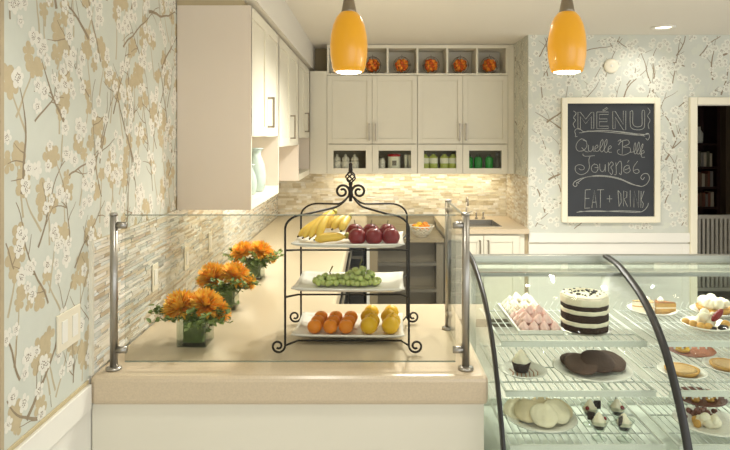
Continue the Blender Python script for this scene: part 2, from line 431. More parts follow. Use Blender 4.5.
# ------------------------------------------------------------------ worktops and base units
m = MB(); m.prism([(XL+.002,2.15),(.413,2.15),(.413,3.1),(-.17,3.1),(-.17,5.58),(-.03,5.58),(-.03,YB-.002),(XL+.002,YB-.002)], 'z', .806, CT)
tag(m.build('worktop', 'quartz', bevel=.02), 'beige speckled stone worktop of the front counter running back along the left wall', 'countertop')
pb = thing('counter_base', 'plain cream panelled base under the front stone counter', 'base cabinet', (-.29, 2.6, 0))
m = MB(); m.box(XL+.02, .393, 2.20, 3.06, .1, .805); m.build('carcass', 'cream', pb, world=True)
m = MB(); m.box(XL+.004, .40, 2.172, 2.20, .1, .805); m.build('front_panel', 'cream', pb, bevel=.002, world=True)
m = MB(); m.box(.393, .40, 2.2, 3.06, .1, .805); m.build('end_panel', 'cream', pb, world=True)
m = MB(); m.box(XL+.02, .38, 2.24, 3.04, 0, .1); m.build('kick_board', 'darkunit', pb, world=True)
# base units of the left run with black appliance fronts
def black_unit(y0, y1, label):
    r = thing('undercounter_refrigerator', label, 'refrigerator', (-.58, (y0+y1)/2, 0))
    MB().box(XL+.02, -.215, y0+.004, y1-.004, .08, .803).build('body', 'charcoal', r, world=True)
    MB().box(-.215, -.195, y0+.006, y1-.006, .1, .8).build('door', 'black', r, bevel=.004, world=True)
    d = r.children[-1]
    h = MB(); h.tube([(-.165,y0+.08,.74),(-.165,y1-.08,.74)], .009)
    for q in (y0+.12, y1-.12): h.tube([(-.195,q,.74),(-.165,q,.74)], .006)
    h.build('handle', 'steel', d, world=True)
    MB().box(XL+.05, -.24, y0+.01, y1-.01, 0, .08).build('plinth', 'black', r, world=True)
black_unit(3.12, 4.3, 'black undercounter refrigerator under the left worktop, nearer of two')
black_unit(4.3, 5.5, 'black undercounter refrigerator under the left worktop, farther of two')
r = thing('wine_cooler', 'narrow black glass fronted cooler set in the corner beneath the far worktop', 'refrigerator', (-.115, 6.0, 0))
MB().box(-.195, -.052, 5.63, 6.45, .05, .803).build('body', 'charcoal', r, world=True)
m = MB(); m.box(-.195, -.052, 5.6, 5.63, .06, .8); m.build('door', 'black', r, bevel=.004, world=True)
for k in range(5): MB().box(-.18, -.067, 5.592, 5.6, .2+k*.11, .225+k*.11).build('shelf_edge', 'steel_d', r, world=True)
# dark shelving unit with a lower top
r = thing('shelving_unit', 'dark grey open shelving unit below the far backsplash, beside the white sink cabinet', 'shelving unit', (.32, 6.0, 0))
MB().box(-.03, -.004, 5.57, 6.5, 0, .81).build('end_panel', 'cream_w', r, bevel=.002, world=True)
m = MB(); m.box(-.002, .07, 5.6, 6.5, 0, .79); m.build('side_panel', 'darkunit2', r, world=True)
m = MB(); m.box(.60, .665, 5.6, 6.5, 0, .79); m.build('side_panel', 'darkunit', r, world=True)
MB().box(.07, .60, 5.72, 5.74, 0, .79).build('back_panel', 'darkunit', r, world=True)
MB().box(-.002, .668, 5.575, 6.522, .79, .825).build('top_board', 'darkunit2', r, bevel=.003, world=True)
for z in (.08, .34, .58):
    MB().box(.07, .60, 5.62, 5.72, z, z+.02).build('shelf', 'darkunit', r, world=True)
    MB().box(.07, .60, 5.605, 5.62, z-.005, z+.025).build('shelf_edge', 'steel_d', r, world=True)
# sink cabinet
r = thing('sink_cabinet', 'white base cabinet with paired doors under the small sink', 'base cabinet', (1.06, 6.0, 0))
m = MB(); m.box(.69, 1.40, 5.62, 6.5, .09, .86); m.build('carcass', 'cream', r, world=True)
MB().box(.70, 1.39, 5.68, 6.5, 0, .09).build('kick_board', 'darkunit', r, world=True)
MB().box(1.36, 1.438, 5.645, 5.68, 0, .862).build('filler_panel', 'oak', r, world=True)

def shaker(mb, w_, h, fr=.06, t=.02, rec=.008):
    mb.box(0, fr, 0, t, 0, h); mb.box(w_-fr, w_, 0, t, 0, h); mb.box(fr, w_-fr, 0, t, 0, fr); mb.box(fr, w_-fr, 0, t, h-fr, h)
    mb.box(fr, w_-fr, rec, t, fr, h-fr); return mb
def pull(mb, x, z0, z1, out=.032, th=.006):
    mb.box(x-th, x+th, -out-.006, -out+.006, z0, z1); mb.box(x-th, x+th, -out, 0, z0, z0+.012); mb.box(x-th, x+th, -out, 0, z1-.012, z1); return mb
for i, x in enumerate((.705, 1.03)):
    f = lambda a,b,c, x=x: (x+a, 5.6+b, .11+c)
    wd = .32
    d = shaker(MB(), wd, .74).xf(f).build('door', 'cream', r, bevel=.002, world=True)
    pull(MB(), wd-.035 if i == 0 else .035, .56, .70).xf(f).build('handle', 'nickel', d, world=True)
m = MB()
SX0, SX1, SY0, SY1 = .86, 1.22, 5.74, 6.2
for b in ((.672,SX0,5.58,YB-.002),(SX1,XR-.006,5.64,YB-.002),(SX1,XR-.006,5.58,5.64),(SX0,SX1,5.58,SY0),(SX0,SX1,SY1,YB-.002)):
    m.box(b[0],b[1],b[2],b[3], .868, CT)
tag(m.build('worktop', 'quartz'), 'short beige stone worktop around the sink by the right wall', 'countertop')
r = thing('bar_sink', 'small stainless bar sink sunk into the short worktop', 'sink', ((SX0+SX1)/2, (SY0+SY1)/2, .868))
m = MB(); m.box(SX0-.004, SX0+.004, SY0, SY1, .866, CT+.003); m.box(SX1-.004, SX1+.004, SY0, SY1, .866, CT+.003); m.box(SX0, SX1, SY0-.004, SY0+.004, .866, CT+.003); m.box(SX0, SX1, SY1-.004, SY1+.004, .866, CT+.003)
m.build('rim', 'steel', r, world=True)
m = MB(); m.box(SX0+.004, SX1-.004, SY0+.004, SY1-.004, .863, .868); m.build('basin', 'steel_d', r, world=True)
m = MB(); m.lathe([(.03,0),(.03,.004),(.018,.006)], (1.04,5.97,.868)); m.build('drain', 'steel', r, world=True)
r = thing('faucet', 'steel faucet with a tall spout standing behind the small sink', 'faucet', (.98, 6.3, CT))
MB().lathe([(.022,0),(.022,.02),(.014,.03)]).build('base', 'steel', r)
m = MB(); m.tube([(0,0,.02),(0,0,.17)]+[(0,-.05+.05*math.cos(a), .17+.05*math.sin(a)) for a in [PI*k/10 for k in range(11)]]+[(0,-.1,.14)], .009); m.build('spout', 'steel', r)
m = MB(); m.tube([(.012,0,.06),(.06,0,.075)], .006); m.build('handle', 'steel', r)
for dx, lb in ((.1, 'nearer the spout'), (.17, 'farther from the spout')):
    q = MB(); q.lathe([(.016,0),(.016,.012),(.008,.016),(.008,.05),(.012,.055),(.004,.07)], (.98+dx, 6.3, CT))
    tag(q.build('soap_pump', 'steel'), 'short steel deck fitting behind the sink, '+lb, 'soap pump', 'steel fittings behind the sink')

# ------------------------------------------------------------------ left upper cabinets
def left_cabinet(y0, y1, zb, doorb, niche, label):
    r = thing('upper_cabinet', label, 'cabinet', (-.79, (y0+y1)/2, zb))
    xf = -.62; top = 2.405
    MB().box(XL+.004, -.60, y0, y0+.02, zb, top).build('side_panel', 'panel', r, bevel=.001, world=True)
    MB().box(XL+.004, -.60, y1-.02, y1, zb, top).build('side_panel', 'panel', r, bevel=.001, world=True)
    m = MB(); m.box(XL+.004, xf, y0+.02, y1-.02, doorb, top); m.build('carcass', 'cream', r, world=True)
    MB().box(XL+.004, -.64, y0, y1, top, 2.432).build('shadow_gap_strip', 'taupe', r, world=True)  # recessed strip, its taupe paints in the shadow gap below the soffit
    if niche:
        MB().box(XL+.004, -.60, y0+.02, y1-.02, zb, zb+.05).build('bottom_shelf', 'cream', r, bevel=.001, world=True)
        MB().box(XL+.004, XL+.015, y0+.02, y1-.02, zb+.05, doorb).build('back_panel', 'cream', r, world=True)
    dw = (y1-y0)/2 - .003
    for i in range(2):
        f = lambda a,b,c, i=i: (-.60-b, y0+.002+i*(dw+.002)+a, doorb+.002+c)
        d = shaker(MB(), dw, top-doorb-.004, .055).xf(f).build('door', 'cream', r, bevel=.0015, world=True)
        if i: pull(MB(), .03, .05, .23, .035).xf(f).build('handle', 'nickel', d, world=True)
left_cabinet(3.13, 4.08, 1.372, 1.742, True, 'cream upper cabinet on the left wall nearest the front, open niche with two teal vases')
left_cabinet(4.083, 5.2, 1.672, 1.673, False, 'shorter cream upper cabinet in the middle of the left wall, no niche below')
left_cabinet(5.203, 6.15, 1.372, 1.732, True, 'cream upper cabinet on the left wall farthest back, empty niche below')
def teal_vase(x, y, sc, label):
    r = thing('vase', label, 'vase', (x, y, 1.422), 0, 'teal vases in the cabinet niche')
    pr = [(.045,0),(.055,.01),(.064,.05),(.068,.1),(.06,.16),(.046,.2),(.036,.225),(.038,.245),(.05,.262),(.046,.262),(.034,.245)]
    MB().lathe([(a*sc,b*sc) for a,b in pr], mod=lambda a,i: 1+.015*math.cos(12*a)).build('body', 'teal', r)
    MB().lathe([(.05*sc,0),(.053*sc,.004),(.05*sc,.008)], (0,0,.259*sc)).build('rim', 'teal', r)
teal_vase(-.672, 3.62, .95, 'taller teal ribbed vase with a narrow neck in the open cabinet niche')
teal_vase(-.668, 3.43, .62, 'shorter teal ribbed vase in front of the taller one in the niche')

# ------------------------------------------------------------------ back upper cabinets
def back_cabinet(x0, x1, label):
    YF = 6.2; r = thing('upper_cabinet', label, 'cabinet', ((x0+x1)/2, 6.36, 1.372))
    z0, z1, zs = 1.372, 2.355, 1.668
    for x in (x0, x1-.018): MB().box(x, x+.018, YF+.02, YB-.01, z0, z1).build('side_panel', 'cream', r, world=True)
    xm = (x0+x1)/2
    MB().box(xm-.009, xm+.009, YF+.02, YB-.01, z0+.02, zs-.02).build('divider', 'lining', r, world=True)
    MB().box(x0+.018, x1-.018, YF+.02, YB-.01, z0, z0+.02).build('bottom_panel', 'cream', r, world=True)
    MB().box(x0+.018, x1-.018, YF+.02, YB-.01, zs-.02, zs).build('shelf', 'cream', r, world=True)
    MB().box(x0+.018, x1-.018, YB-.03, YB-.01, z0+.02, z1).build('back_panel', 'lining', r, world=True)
    MB().box(x0+.018, x1-.018, YF+.02, YB-.03, z1-.02, z1).build('top_panel', 'cream', r, world=True)
    dw = (x1-x0)/2 - .003
    for i in range(2):
        xx = x0+.0015+i*(dw+.003)
        f = lambda a,b,c, xx=xx: (xx+a, YF+b, zs+.006+c)
        d = shaker(MB(), dw, z1-zs-.008, .05, rec=.01).xf(f).build('door', 'cream', r, bevel=.002, world=True)
        pull(MB(), dw-.03 if i == 0 else .03, .03, .2).xf(f).build('handle', 'nickel', d, world=True)
        m = MB(); a = .062; h = zs-z0-.004
        m.box(xx, xx+a, YF, YF+.02, z0, z0+h); m.box(xx+dw-a, xx+dw, YF, YF+.02, z0, z0+h)
        m.box(xx+a, xx+dw-a, YF, YF+.02, z0, z0+.055); m.box(xx+a, xx+dw-a, YF, YF+.02, z0+h-.06, z0+h)
        g = m.build('glass_door', 'cream', r, bevel=.002, world=True)
        MB().box(xx+a, xx+dw-a, YF+.008, YF+.012, z0+.055, z0+h-.06).build('pane', 'glass_c', g, world=True)
back_cabinet(-.43, .474, 'left cream wall cabinet on the back wall, two tall doors over small glass doors')
back_cabinet(.476, 1.38, 'right cream wall cabinet on the back wall, two tall doors over small glass doors')
r = thing('cubby_shelf', 'cream row of six open cubbyholes on top of the back wall cabinets', 'shelf', (.475, 6.36, 2.357))
x0, x1, z0, z1 = -.43, 1.38, 2.357, 2.664
MB().box(x0, x1, 6.2, 6.52, z0, z0+.02).build('bottom_board', 'cream', r, bevel=.001, world=True)
MB().box(x0, x1, 6.2, 6.52, z1-.035, z1).build('top_board', 'cream', r, bevel=.001, world=True)
MB().box(x0, x1, 6.505, 6.52, z0+.02, z1-.035).build('back_board', 'cream', r, world=True)
cub = (x1-x0-.02)/6
for i in range(7): MB().box(x0+i*cub, x0+i*cub+.02, 6.2, 6.505, z0+.02, z1-.035).build('divider', 'cream', r, bevel=.001, world=True)
r = thing('filler_panel', 'plain cream corner panel left of the back wall cabinets', 'panel', (-.52, 6.21, 1.372))
m = MB(); m.box(-.60, -.432, 6.2, 6.22, 1.372, 2.40); m.build('face', 'cream', r, bevel=.001, world=True)
MB().box(-.60, -.432, 6.22, 6.5, 1.372, 1.39).build('bottom', 'cream', r, world=True)
m = MB(); m.box(1.382, XR-.002, 6.2, 6.5, 1.372, 2.664); tag(m.build('filler_panel', 'cream', bevel=.001), 'narrow cream filler strip between the back cabinets and the right wall', 'panel')

# ornaments in the cubbies: wire globes with orange dried fruit
def globe(loc, label):
    r = thing('wire_globe', label, 'ornament', loc, random.random()*3, 'orange wire globes in the cubbyholes')
    R0 = .088; c = (0,0,.096)
    m = MB(); rnd = random.Random(5)
    for k in range(26):
        z = 1-2*(k+.5)/26; a = k*2.4; q = math.sqrt(1-z*z); m.cur = k % 2
        m.ball((q*math.cos(a)*.054, q*math.sin(a)*.054, .094+z*.052), rnd.uniform(.016,.024), 8, 6)
    m.cur = 1; m.ball(c, .052, 10, 7)
    m.build('dried_fruit', ['orange','orange_d'], r)
    m = MB()
    for k in range(5):
        a = PI*k/5
        m.tube([(R0*math.sin(t)*math.cos(a), R0*math.sin(t)*math.sin(a), .096+R0*math.cos(t)) for t in [2*PI*i/24 for i in range(24)]], .0015, 4, True)
    m.tube([(R0*math.cos(t), R0*math.sin(t), .096) for t in [2*PI*i/24 for i in range(24)]], .0015, 4, True)
    m.tube([(0,0,.184),(0,0,.205)], .002, 5)
    m.build('wire_cage', 'bronze_wire', r)
    MB().lathe([(.03,0),(.03,.006),(.01,.012)]).build('foot', 'bronze_wire', r)
    return r
g0 = None
for i, lb in ((1, 'orange wire globe ornament in the cubbyhole beside the left hanging lamp'), (2, 'orange wire globe ornament in the third cubbyhole'), (3, 'orange wire globe ornament in the fourth cubbyhole from the left'),
          (4, 'orange wire globe ornament in the fifth cubbyhole, next to the last'), (5, 'dim orange wire globe ornament in the last cubbyhole by the papered wall')):
    loc = (x0+.01+cub*(i+.5), 6.34, z0+.02)
    if g0 is None: g0 = globe(loc, lb)
    else: dup(g0, loc, random.random()*3, lb)

# goods behind the glass doors
zf = 1.3925
def bottle(x, lb, body, h, rad, grp, cap=None, lab=False, kind='bottle', y=6.30):
    r = thing(kind, lb, kind.replace('_', ' '), (x, y, zf), 0, grp)
    MB().lathe([(rad*.9,0),(rad,.006),(rad,h*.80),(rad*.85,h*.87),(rad*.45,h*.92),(rad*.45,h)]).build('body', body, r)
    if cap: MB().lathe([(rad*.5,0),(rad*.5,h*.12),(rad*.3,h*.13)], (0,0,h*.93)).build('cap', cap, r)
    if lab: MB().lathe([(rad*1.01,h*.46),(rad*1.03,h*.47),(rad*1.03,h*.76),(rad*1.01,h*.77)]).build('label', 'label', r)
    return r
for i, x in enumerate((-.335, -.248, -.155)):
    r = thing('jar', ('leftmost', 'middle', 'rightmost')[i]+' speckled white lidded jar behind the first small glass door', 'jar', (x, 6.29, zf), 0, 'speckled jars behind the first glass door')
    MB().lathe([(.034,0),(.042,.01),(.044,.085),(.036,.11)]).build('body', 'jarw', r); MB().lathe([(.038,.109),(.04,.118),(.032,.14),(.012,.152),(.016,.164),(.005,.172)]).build('lid', 'jarw', r)
r = thing('canister', 'white round canister with a red lid behind the second small glass door', 'canister', (.245, 6.31, zf))
MB().lathe([(.062,.008),(.063,.012),(.063,.15),(.062,.152)]).build('body', 'label', r); MB().lathe([(.063,.15),(.067,.153),(.067,.17),(.05,.176),(.02,.178)]).build('lid', 'red', r); MB().lathe([(.064,0),(.065,.004),(.065,.012)]).build('base_band', 'red', r)
MB().box(-.022,.022,-.068,-.0625,.06,.11).build('label', 'darkunit', r)
for x, lb in ((.365, 'tall white stack of paper cups right of the red lidded canister, left of two'), (.405, 'tall white stack of paper cups against the right edge of the second glass door')):
    r = thing('paper_cups', lb, 'cups', (x, 6.3, zf), 0, 'paper cup stacks')
    m = MB(); m.lathe([(.014,0),(.018,.14),(.019,.142)]); m.build('cup', 'label', r)
    m = MB()
    for k in range(4): m.lathe([(.0185,.142+k*.007),(.0205,.144+k*.007),(.0185,.147+k*.007)], seg=16)
    m.build('rim', 'label', r)
r = thing('glass_jar', 'clear glass jar left of the red lidded canister', 'jar', (.12, 6.3, zf)); MB().lathe([(.03,0),(.035,.02),(.035,.1),(.025,.12),(.028,.13)]).build('body', 'jarw', r)
MB().lathe([(.026,.128),(.029,.134),(.01,.145)]).build('lid', 'steel', r)
for i, x in enumerate((.555, .645, .755, .845)):
    bottle(x, 'pale green oil bottle with white label behind the third glass door, '+('first from left','second from left','third from left','last on the right')[i], 'oil', .175, .044, 'pale green bottles', None, True)
for i, x in enumerate((1.005, 1.10, 1.21)):
    bottle(x, 'bright green glass bottle behind the last small glass door, '+('leftmost','middle','rightmost')[i]+' of three', 'greenb', .16, .040, 'bright green bottles', 'steel_d')
bottle(1.29, 'slim clear bottle right of the bright green bottles', 'glass_v', .17, .026, None, 'steel')

# fruit bowl on the dark unit
r = thing('fruit_bowl', 'white lattice ceramic bowl of oranges on the dark shelving unit', 'bowl', (.475, 5.72, .825))
m = MB(); m.lathe([(.05,0),(.055,.006),(.05,.012)]); 
pr = lambda t: .052+.062*t**.7
for sg in (1,-1):
    for k in range(16):
        a0 = 2*PI*k/16
        m.tube([(pr(t)*math.cos(a0+sg*t*1.1), pr(t)*math.sin(a0+sg*t*1.1), .01+.085*t) for t in [i/7 for i in range(8)]], .0034, 5)
m.tube([(.115*math.cos(a), .115*math.sin(a), .096) for a in [2*PI*k/32 for k in range(32)]], .005, 6, True)
m.build('lattice_bowl', 'basket', r)
rnd = random.Random(3); k = 0
for (dx, dy) in ((-.05,-.03),(.0,-.045),(.05,-.03),(-.02,.01),(.035,.015),(-.06,.02)):
    q = MB(); q.ball((0,0,0), .03, 14, 9, (1,1,.92)); q.cur = 1; q.lathe([(.004,.026),(.002,.029)], seg=8)
    o = q.build('mandarin', ['mandarin' if k % 3 else 'lemon','gstem'])
    o.location = (.475+dx, 5.72+dy, .825+.058+ (.02 if k in (3,4) else 0))
    tag(o, 'small '+('orange' if k%3 else 'yellow')+' citrus fruit in the white lattice bowl, '+('left front','middle front','right front','centre top','right back','left back')[k], 'fruit', 'citrus in the lattice bowl'); k += 1

# ------------------------------------------------------------------ chalkboard
BX0, BX1, BZ0, BZ1 = 1.736, 2.627, .967, 2.095
YC = YM-.003
cb = thing('chalkboard', 'chalkboard menu in an ivory frame on the papered wall', 'chalkboard', ((BX0+BX1)/2, YC, BZ0))
m = MB(); fw = .052
m.box(BX0,BX0+fw,YC-.035,YC,BZ0,BZ1); m.box(BX1-fw,BX1,YC-.035,YC,BZ0,BZ1); m.box(BX0+fw,BX1-fw,YC-.035,YC,BZ0,BZ0+fw); m.box(BX0+fw,BX1-fw,YC-.035,YC,BZ1-fw,BZ1)
m.build('frame', 'frame', cb, bevel=.005, world=True)
MB().box(BX0+fw, BX1-fw, YC-.014, YC, BZ0+fw, BZ1-fw).build('slate', 'board', cb, world=True)
sA = lambda x, y: (568+x*.12446, 104+y*.12446); sB = lambda x, y: (568+x*.12446, 160+y*.12446)
def board(px, py):
    k = 110.3; return ((px-370)/k, YC-.0145, EYE-(py-137)/k)
def smooth(p):
    if len(p) < 3: return p
    out = []
    for i in range(len(p)-1):
        a = p[max(i-1,0)]; b = p[i]; c = p[i+1]; d = p[min(i+2,len(p)-1)]
        for k in range(5):
            t = k/5
            out.append(tuple(.5*(2*b[j]+(c[j]-a[j])*t+(2*a[j]-5*b[j]+4*c[j]-d[j])*t*t+(-a[j]+3*b[j]-3*c[j]+d[j])*t**3) for j in (0,1)))
    return out+[p[-1]]
def chalk(mb, fn, pts, r=.0026, curve=True):
    p = [board(*fn(x,y)) for x,y in (smooth(pts) if curve else pts)]
    n = len(mb.v); mb.tube(p, r, 5)
    mb.v[n:] = [(x, YC-.0143 - (.0143-(YC-y) if False else max(-.0006,min(.0012,(YC-.0143)-y))), z) for x,y,z in mb.v[n:]]
m = MB(); T = .0026
for pts in ([(80,198),(80,66),(100,66),(143,122),(188,66),(208,66),(208,198),(188,198),(188,100),(143,158),(100,100),(100,198),(80,198)],
            [(232,64),(325,64),(325,84),(252,84),(252,120),(315,120),(315,142),(252,142),(252,178),(325,178),(325,198),(232,198),(232,64)],
            [(278,50),(312,28),(322,36),(290,56),(278,50)],
            [(360,198),(360,60),(380,60),(445,165),(445,55),(465,55),(465,208),(445,208),(380,105),(380,198),(360,198)]):
    chalk(m, sA, pts, T, False)
chalk(m, sA, [(500,60),(500,150),(508,190),(540,206),(585,206),(612,190),(616,150),(616,60),(596,60),(596,150),(590,175),(565,184),(540,180),(524,165),(520,140),(520,60),(500,60)], T)
m.build('chalk_title', 'chalk', cb, world=True)
m = MB()
for pts in ([(45,55),(65,75),(45,110),(60,130),(42,160),(55,190)], [(640,30),(660,60),(640,95),(660,130),(645,165),(652,200)],
            [(75,260),(60,262),(62,245),(55,220),(70,200),(100,205),(120,222),(105,232)],
            [(90,232),(250,212),(420,222),(560,240),(640,245)], [(120,222),(260,222),(420,236),(560,250),(650,238)], [(150,218),(300,214),(450,230),(620,258)],
            [(600,255),(640,235),(655,262),(640,290),(625,275)]): chalk(m, sA, pts, .0026)
for pts in ([(90,190),(70,180),(72,205),(55,212),(42,195),(60,170),(120,145),(230,125),(330,130),(420,150),(500,185),(580,212),(630,195),(655,150),(640,112),(605,112),(585,140),(600,158),(615,140)],
            [(80,180),(140,140),(240,130),(340,138),(430,160),(510,195),(580,208)],
            [(70,420),(200,408),(400,415),(560,420),(610,405),(640,370),(645,345)], [(90,412),(250,414),(420,408),(580,414)]): chalk(m, sB, pts, .003)
m.build('chalk_flourish', 'chalk', cb, world=True)
m = MB()
for pts in (# Quelle
    [(150,300),(110,280),(75,310),(65,350),(85,378),(125,372),(152,340),(145,300),(120,290)], [(110,350),(140,380),(165,385)],
    [(165,330),(165,370),(180,382),(198,365),(202,335),(204,375),(215,380)], [(215,362),(240,345),(235,330),(218,345),(220,378),(245,378)],
    [(245,378),(280,320),(278,285),(262,310),(258,365),(272,385),(288,370)], [(288,370),(312,320),(312,285),(296,310),(292,370),(308,390),(322,375)],
    [(320,368),(348,350),(340,335),(324,352),(328,385),(352,388)],
    ): chalk(m, sA, pts, .0023)
m.build('chalk_words', 'chalk', cb, world=True); m = MB()
for pts in (# Belle
    [(400,300),(425,285),(420,300)], [(440,300),(436,400)], [(405,330),(430,300),(480,290),(490,320),(445,345),(495,350),(500,385),(450,410),(405,400),(398,375),(415,365)],
    [(500,388),(535,380),(545,345),(540,310),(530,350),(534,395),(548,400)], [(548,398),(572,350),(570,305),(556,345),(556,395),(572,402)], [(572,402),(598,350),(602,320),(586,350),(580,400),(596,410)],
    [(588,400),(612,390),(606,372),(590,388),(592,425),(618,428)],
    ): chalk(m, sA, pts, .0023)
m.build('chalk_words', 'chalk', cb, world=True); m = MB()
for pts in (# J top
    [(120,400),(125,415),(150,420),(215,415)],): chalk(m, sA, pts, .0023)
for pts in (# Journee
    [(180,-34),(168,0),(172,60),(150,100),(105,118),(65,95),(60,55),(90,38),(125,48),(130,72),(105,80),(88,68)],
    [(215,30),(190,55),(195,90),(225,98),(242,70),(235,40),(215,35)], [(215,60),(240,62)], [(255,30),(258,75),(275,95),(295,75),(300,35),(300,95)],
    [(325,20),(328,95)], [(328,45),(350,15),(365,35),(345,58),(360,90),(350,118),(335,100)], [(385,20),(388,110),(372,118)], [(388,50),(415,10),(430,30),(428,115),(412,105)],
    [(455,80),(490,65),(485,42),(455,55),(448,90),(475,105),(500,85),(492,60)], [(478,20),(492,2)],
    [(525,85),(560,75),(572,95),(550,108),(528,95),(526,60),(548,25),(560,10)]): chalk(m, sB, pts, .0023)
m.build('chalk_words', 'chalk', cb, world=True); m = MB()
for pts in ([(140,240),(135,390)], [(140,240),(182,236)], [(138,310),(172,308)], [(135,388),(175,385)],
    [(192,385),(212,240),(232,385)], [(200,340),(228,338)], [(262,240),(260,385)], [(235,240),(290,238)],
    [(312,312),(355,312)], [(334,285),(334,340)],
    [(402,245),(410,372)], [(402,245),(425,270),(428,340),(410,374)], [(445,372),(448,248),(474,258),(472,300),(450,312),(478,374)], [(500,245),(502,375)],
    [(530,380),(532,248),(568,382),(570,245)], [(585,385),(588,250)], [(612,250),(588,320),(606,350),(600,385)]): chalk(m, sB, pts, .0025, False)
m.build('chalk_words', 'chalk', cb, world=True)

# round wall detector and downlights
r = thing('smoke_detector', 'round white smoke detector on the papered wall above the chalkboard', 'smoke detector', (2.19, YM-.003, 2.385))
m = MB(); m.lathe([(.066,0),(.066,.012),(.058,.019),(.03,.020)]).xf(lambda x,y,z: (x,-z,y)); m.build('cover', 'outlet', r)
m = MB(); m.lathe([(.012,.0195),(.012,.021),(.005,.0215)]).xf(lambda x,y,z: (x,-z,y)); m.build('test_button', 'cream_w', r)
def downlight(x, y, lb):
    r = thing('downlight', lb, 'light', (x, y, CZ-.012), 0, 'recessed ceiling lights')
    MB().lathe([(.10,.012),(.10,.006),(.085,0),(.072,.002),(.066,.010)]).build('trim_ring', 'cream_w', r); MB().lathe([(.066,.0095),(.066,.0105)]).build('lens', 'downlit', r)
downlight(2.48, 5.24, 'recessed ceiling light in front of the chalkboard wall')
for x, y, lb in ((.3,3.6,'added recessed ceiling light over the counter aisle, front'), (.45,4.0,'added recessed ceiling light over the kitchen aisle, back'), (-.3,1.5,'added recessed ceiling light over the customer side, left'), (1.5,2.0,'added recessed ceiling light over the display case'), (1.3,3.85,'added recessed ceiling light behind the display case')):
    downlight(x, y, lb)  # fixtures for the added spots, also out of view

# pendant lamps
def pendant(x, y, label):
    r = thing('pendant_lamp', label, 'lamp', (x, y, 2.030), 0, 'amber pendant lamps')
    pr = [(.067,0),(.074,.02),(.082,.07),(.0835,.115),(.080,.16),(.070,.208),(.056,.24),(.038,.262),(.03,.266)]
    MB().lathe(pr+[(.026,.264)]+[(a-.004,b) for a,b in pr[::-1][2:]], seg=40).build('glass_shade', 'shade', r)
    MB().lathe([(.034,.262),(.033,.272),(.022,.33),(.012,.335)]).build('socket_cap', 'nickel', r)
    MB().tube([(0,0,.33),(0,0,.635)], .006).build('stem', 'nickel', r)
    MB().lathe([(.06,.628),(.06,.638),(.05,.646)]).build('ceiling_plate', 'nickel', r)
    b = MB(); b.lathe([(1e-5,-.011),(.035,-.009),(.056,-.003),(.0625,.008),(.062,.03)]); b.build('bulb', 'bulb', r)
    lamp('pendant_bulb', 'POINT', (x, y, 1.985), 3, (1,.85,.6), shadow_soft_size=.05)
pendant(-.094, 2.755, 'amber glass pendant lamp hanging above the tiered fruit stand')
pendant(.875, 2.755, 'amber glass pendant lamp hanging above the display case')

# switch and outlets
def plate_on_left(y, z, gang, label):
    r = thing('wall_switch' if gang == 2 else 'wall_outlet', label, 'switch' if gang == 2 else 'outlet', (XL+(.001 if gang == 2 else .0105), y, z))
    wd = .076 if gang == 2 else .036
    MB().box(0,.006,-wd,wd,-.06,.06).build('cover_plate', 'outlet', r, bevel=.002)
    for k in range(gang):
        c = (k-(gang-1)/2)*.07
        MB().box(.006,.009,c-.017,c+.017,-.035,.035).build('rocker' if gang == 2 else 'socket', 'cream_w', r, bevel=.001)
s = (330-137)/.77
plate_on_left(2.005, 1.122, 2, 'ivory double rocker switch plate on the floral wallpaper')
for px, py, lb in ((152,277,'nearest'), (184,258,'middle'), (208,242,'farthest')):
    k = (px-370)/XL; plate_on_left(FPX/k, EYE-(py-137)/k, 1, lb+' ivory outlet on the mosaic backsplash behind the flowers')

# ------------------------------------------------------------------ glass sneeze guard
gg = thing('sneeze_guard', 'clear glass sneeze guard on three steel posts around the front counter', 'glass guard', (-.285, 2.4, CT))
def post(x, y, clamps):
    m = MB(); m.tube([(x,y,CT),(x,y,CT+.555)], .0135, 20); p = m.build('post', 'steel', gg, world=True)
    MB().lathe([(.028,0),(.028,.008),(.016,.012)], (x,y,CT)).build('base_flange', 'steel', p, world=True)
    MB().lathe([(.0145,.55),(.0145,.558),(.01,.56)], (x,y,CT)).build('cap', 'steel', p, world=True)
    for (dx, dy) in clamps:
        for z in (.07, .515):
            m = MB(); m.tube([(x+dx*.010,y+dy*.010,CT+z),(x+dx*.046,y+dy*.046,CT+z)], .0125, 14); m.build('clamp', 'steel', p, world=True)
PY = 2.215
post(-.915, PY, ((1,0),)); post(.342, PY, ((-1,0),(0,1))); post(.338, 2.68, ((0,-1),))
MB().box(-.875, .305, PY-.004, PY+.004, CT+.03, CT+.55).build('glass_panel', 'glass', gg, world=True)
gp = gg.children[-1]
MB().box(-.875, .305, PY-.0042, PY+.0042, CT+.5501, CT+.553).build('polished_edge', 'glass_edge', gp, world=True); MB().box(-.875, .305, PY-.0042, PY+.0042, CT+.027, CT+.0299).build('polished_edge', 'glass_edge', gp, world=True)
gp = MB().box(.331, .339, PY+.03, 2.65, CT+.03, CT+.55).build('glass_panel', 'glass', gg, world=True)
MB().box(.3308, .3392, PY+.03, 2.65, CT+.5501, CT+.553).build('polished_edge', 'glass_edge', gp, world=True)

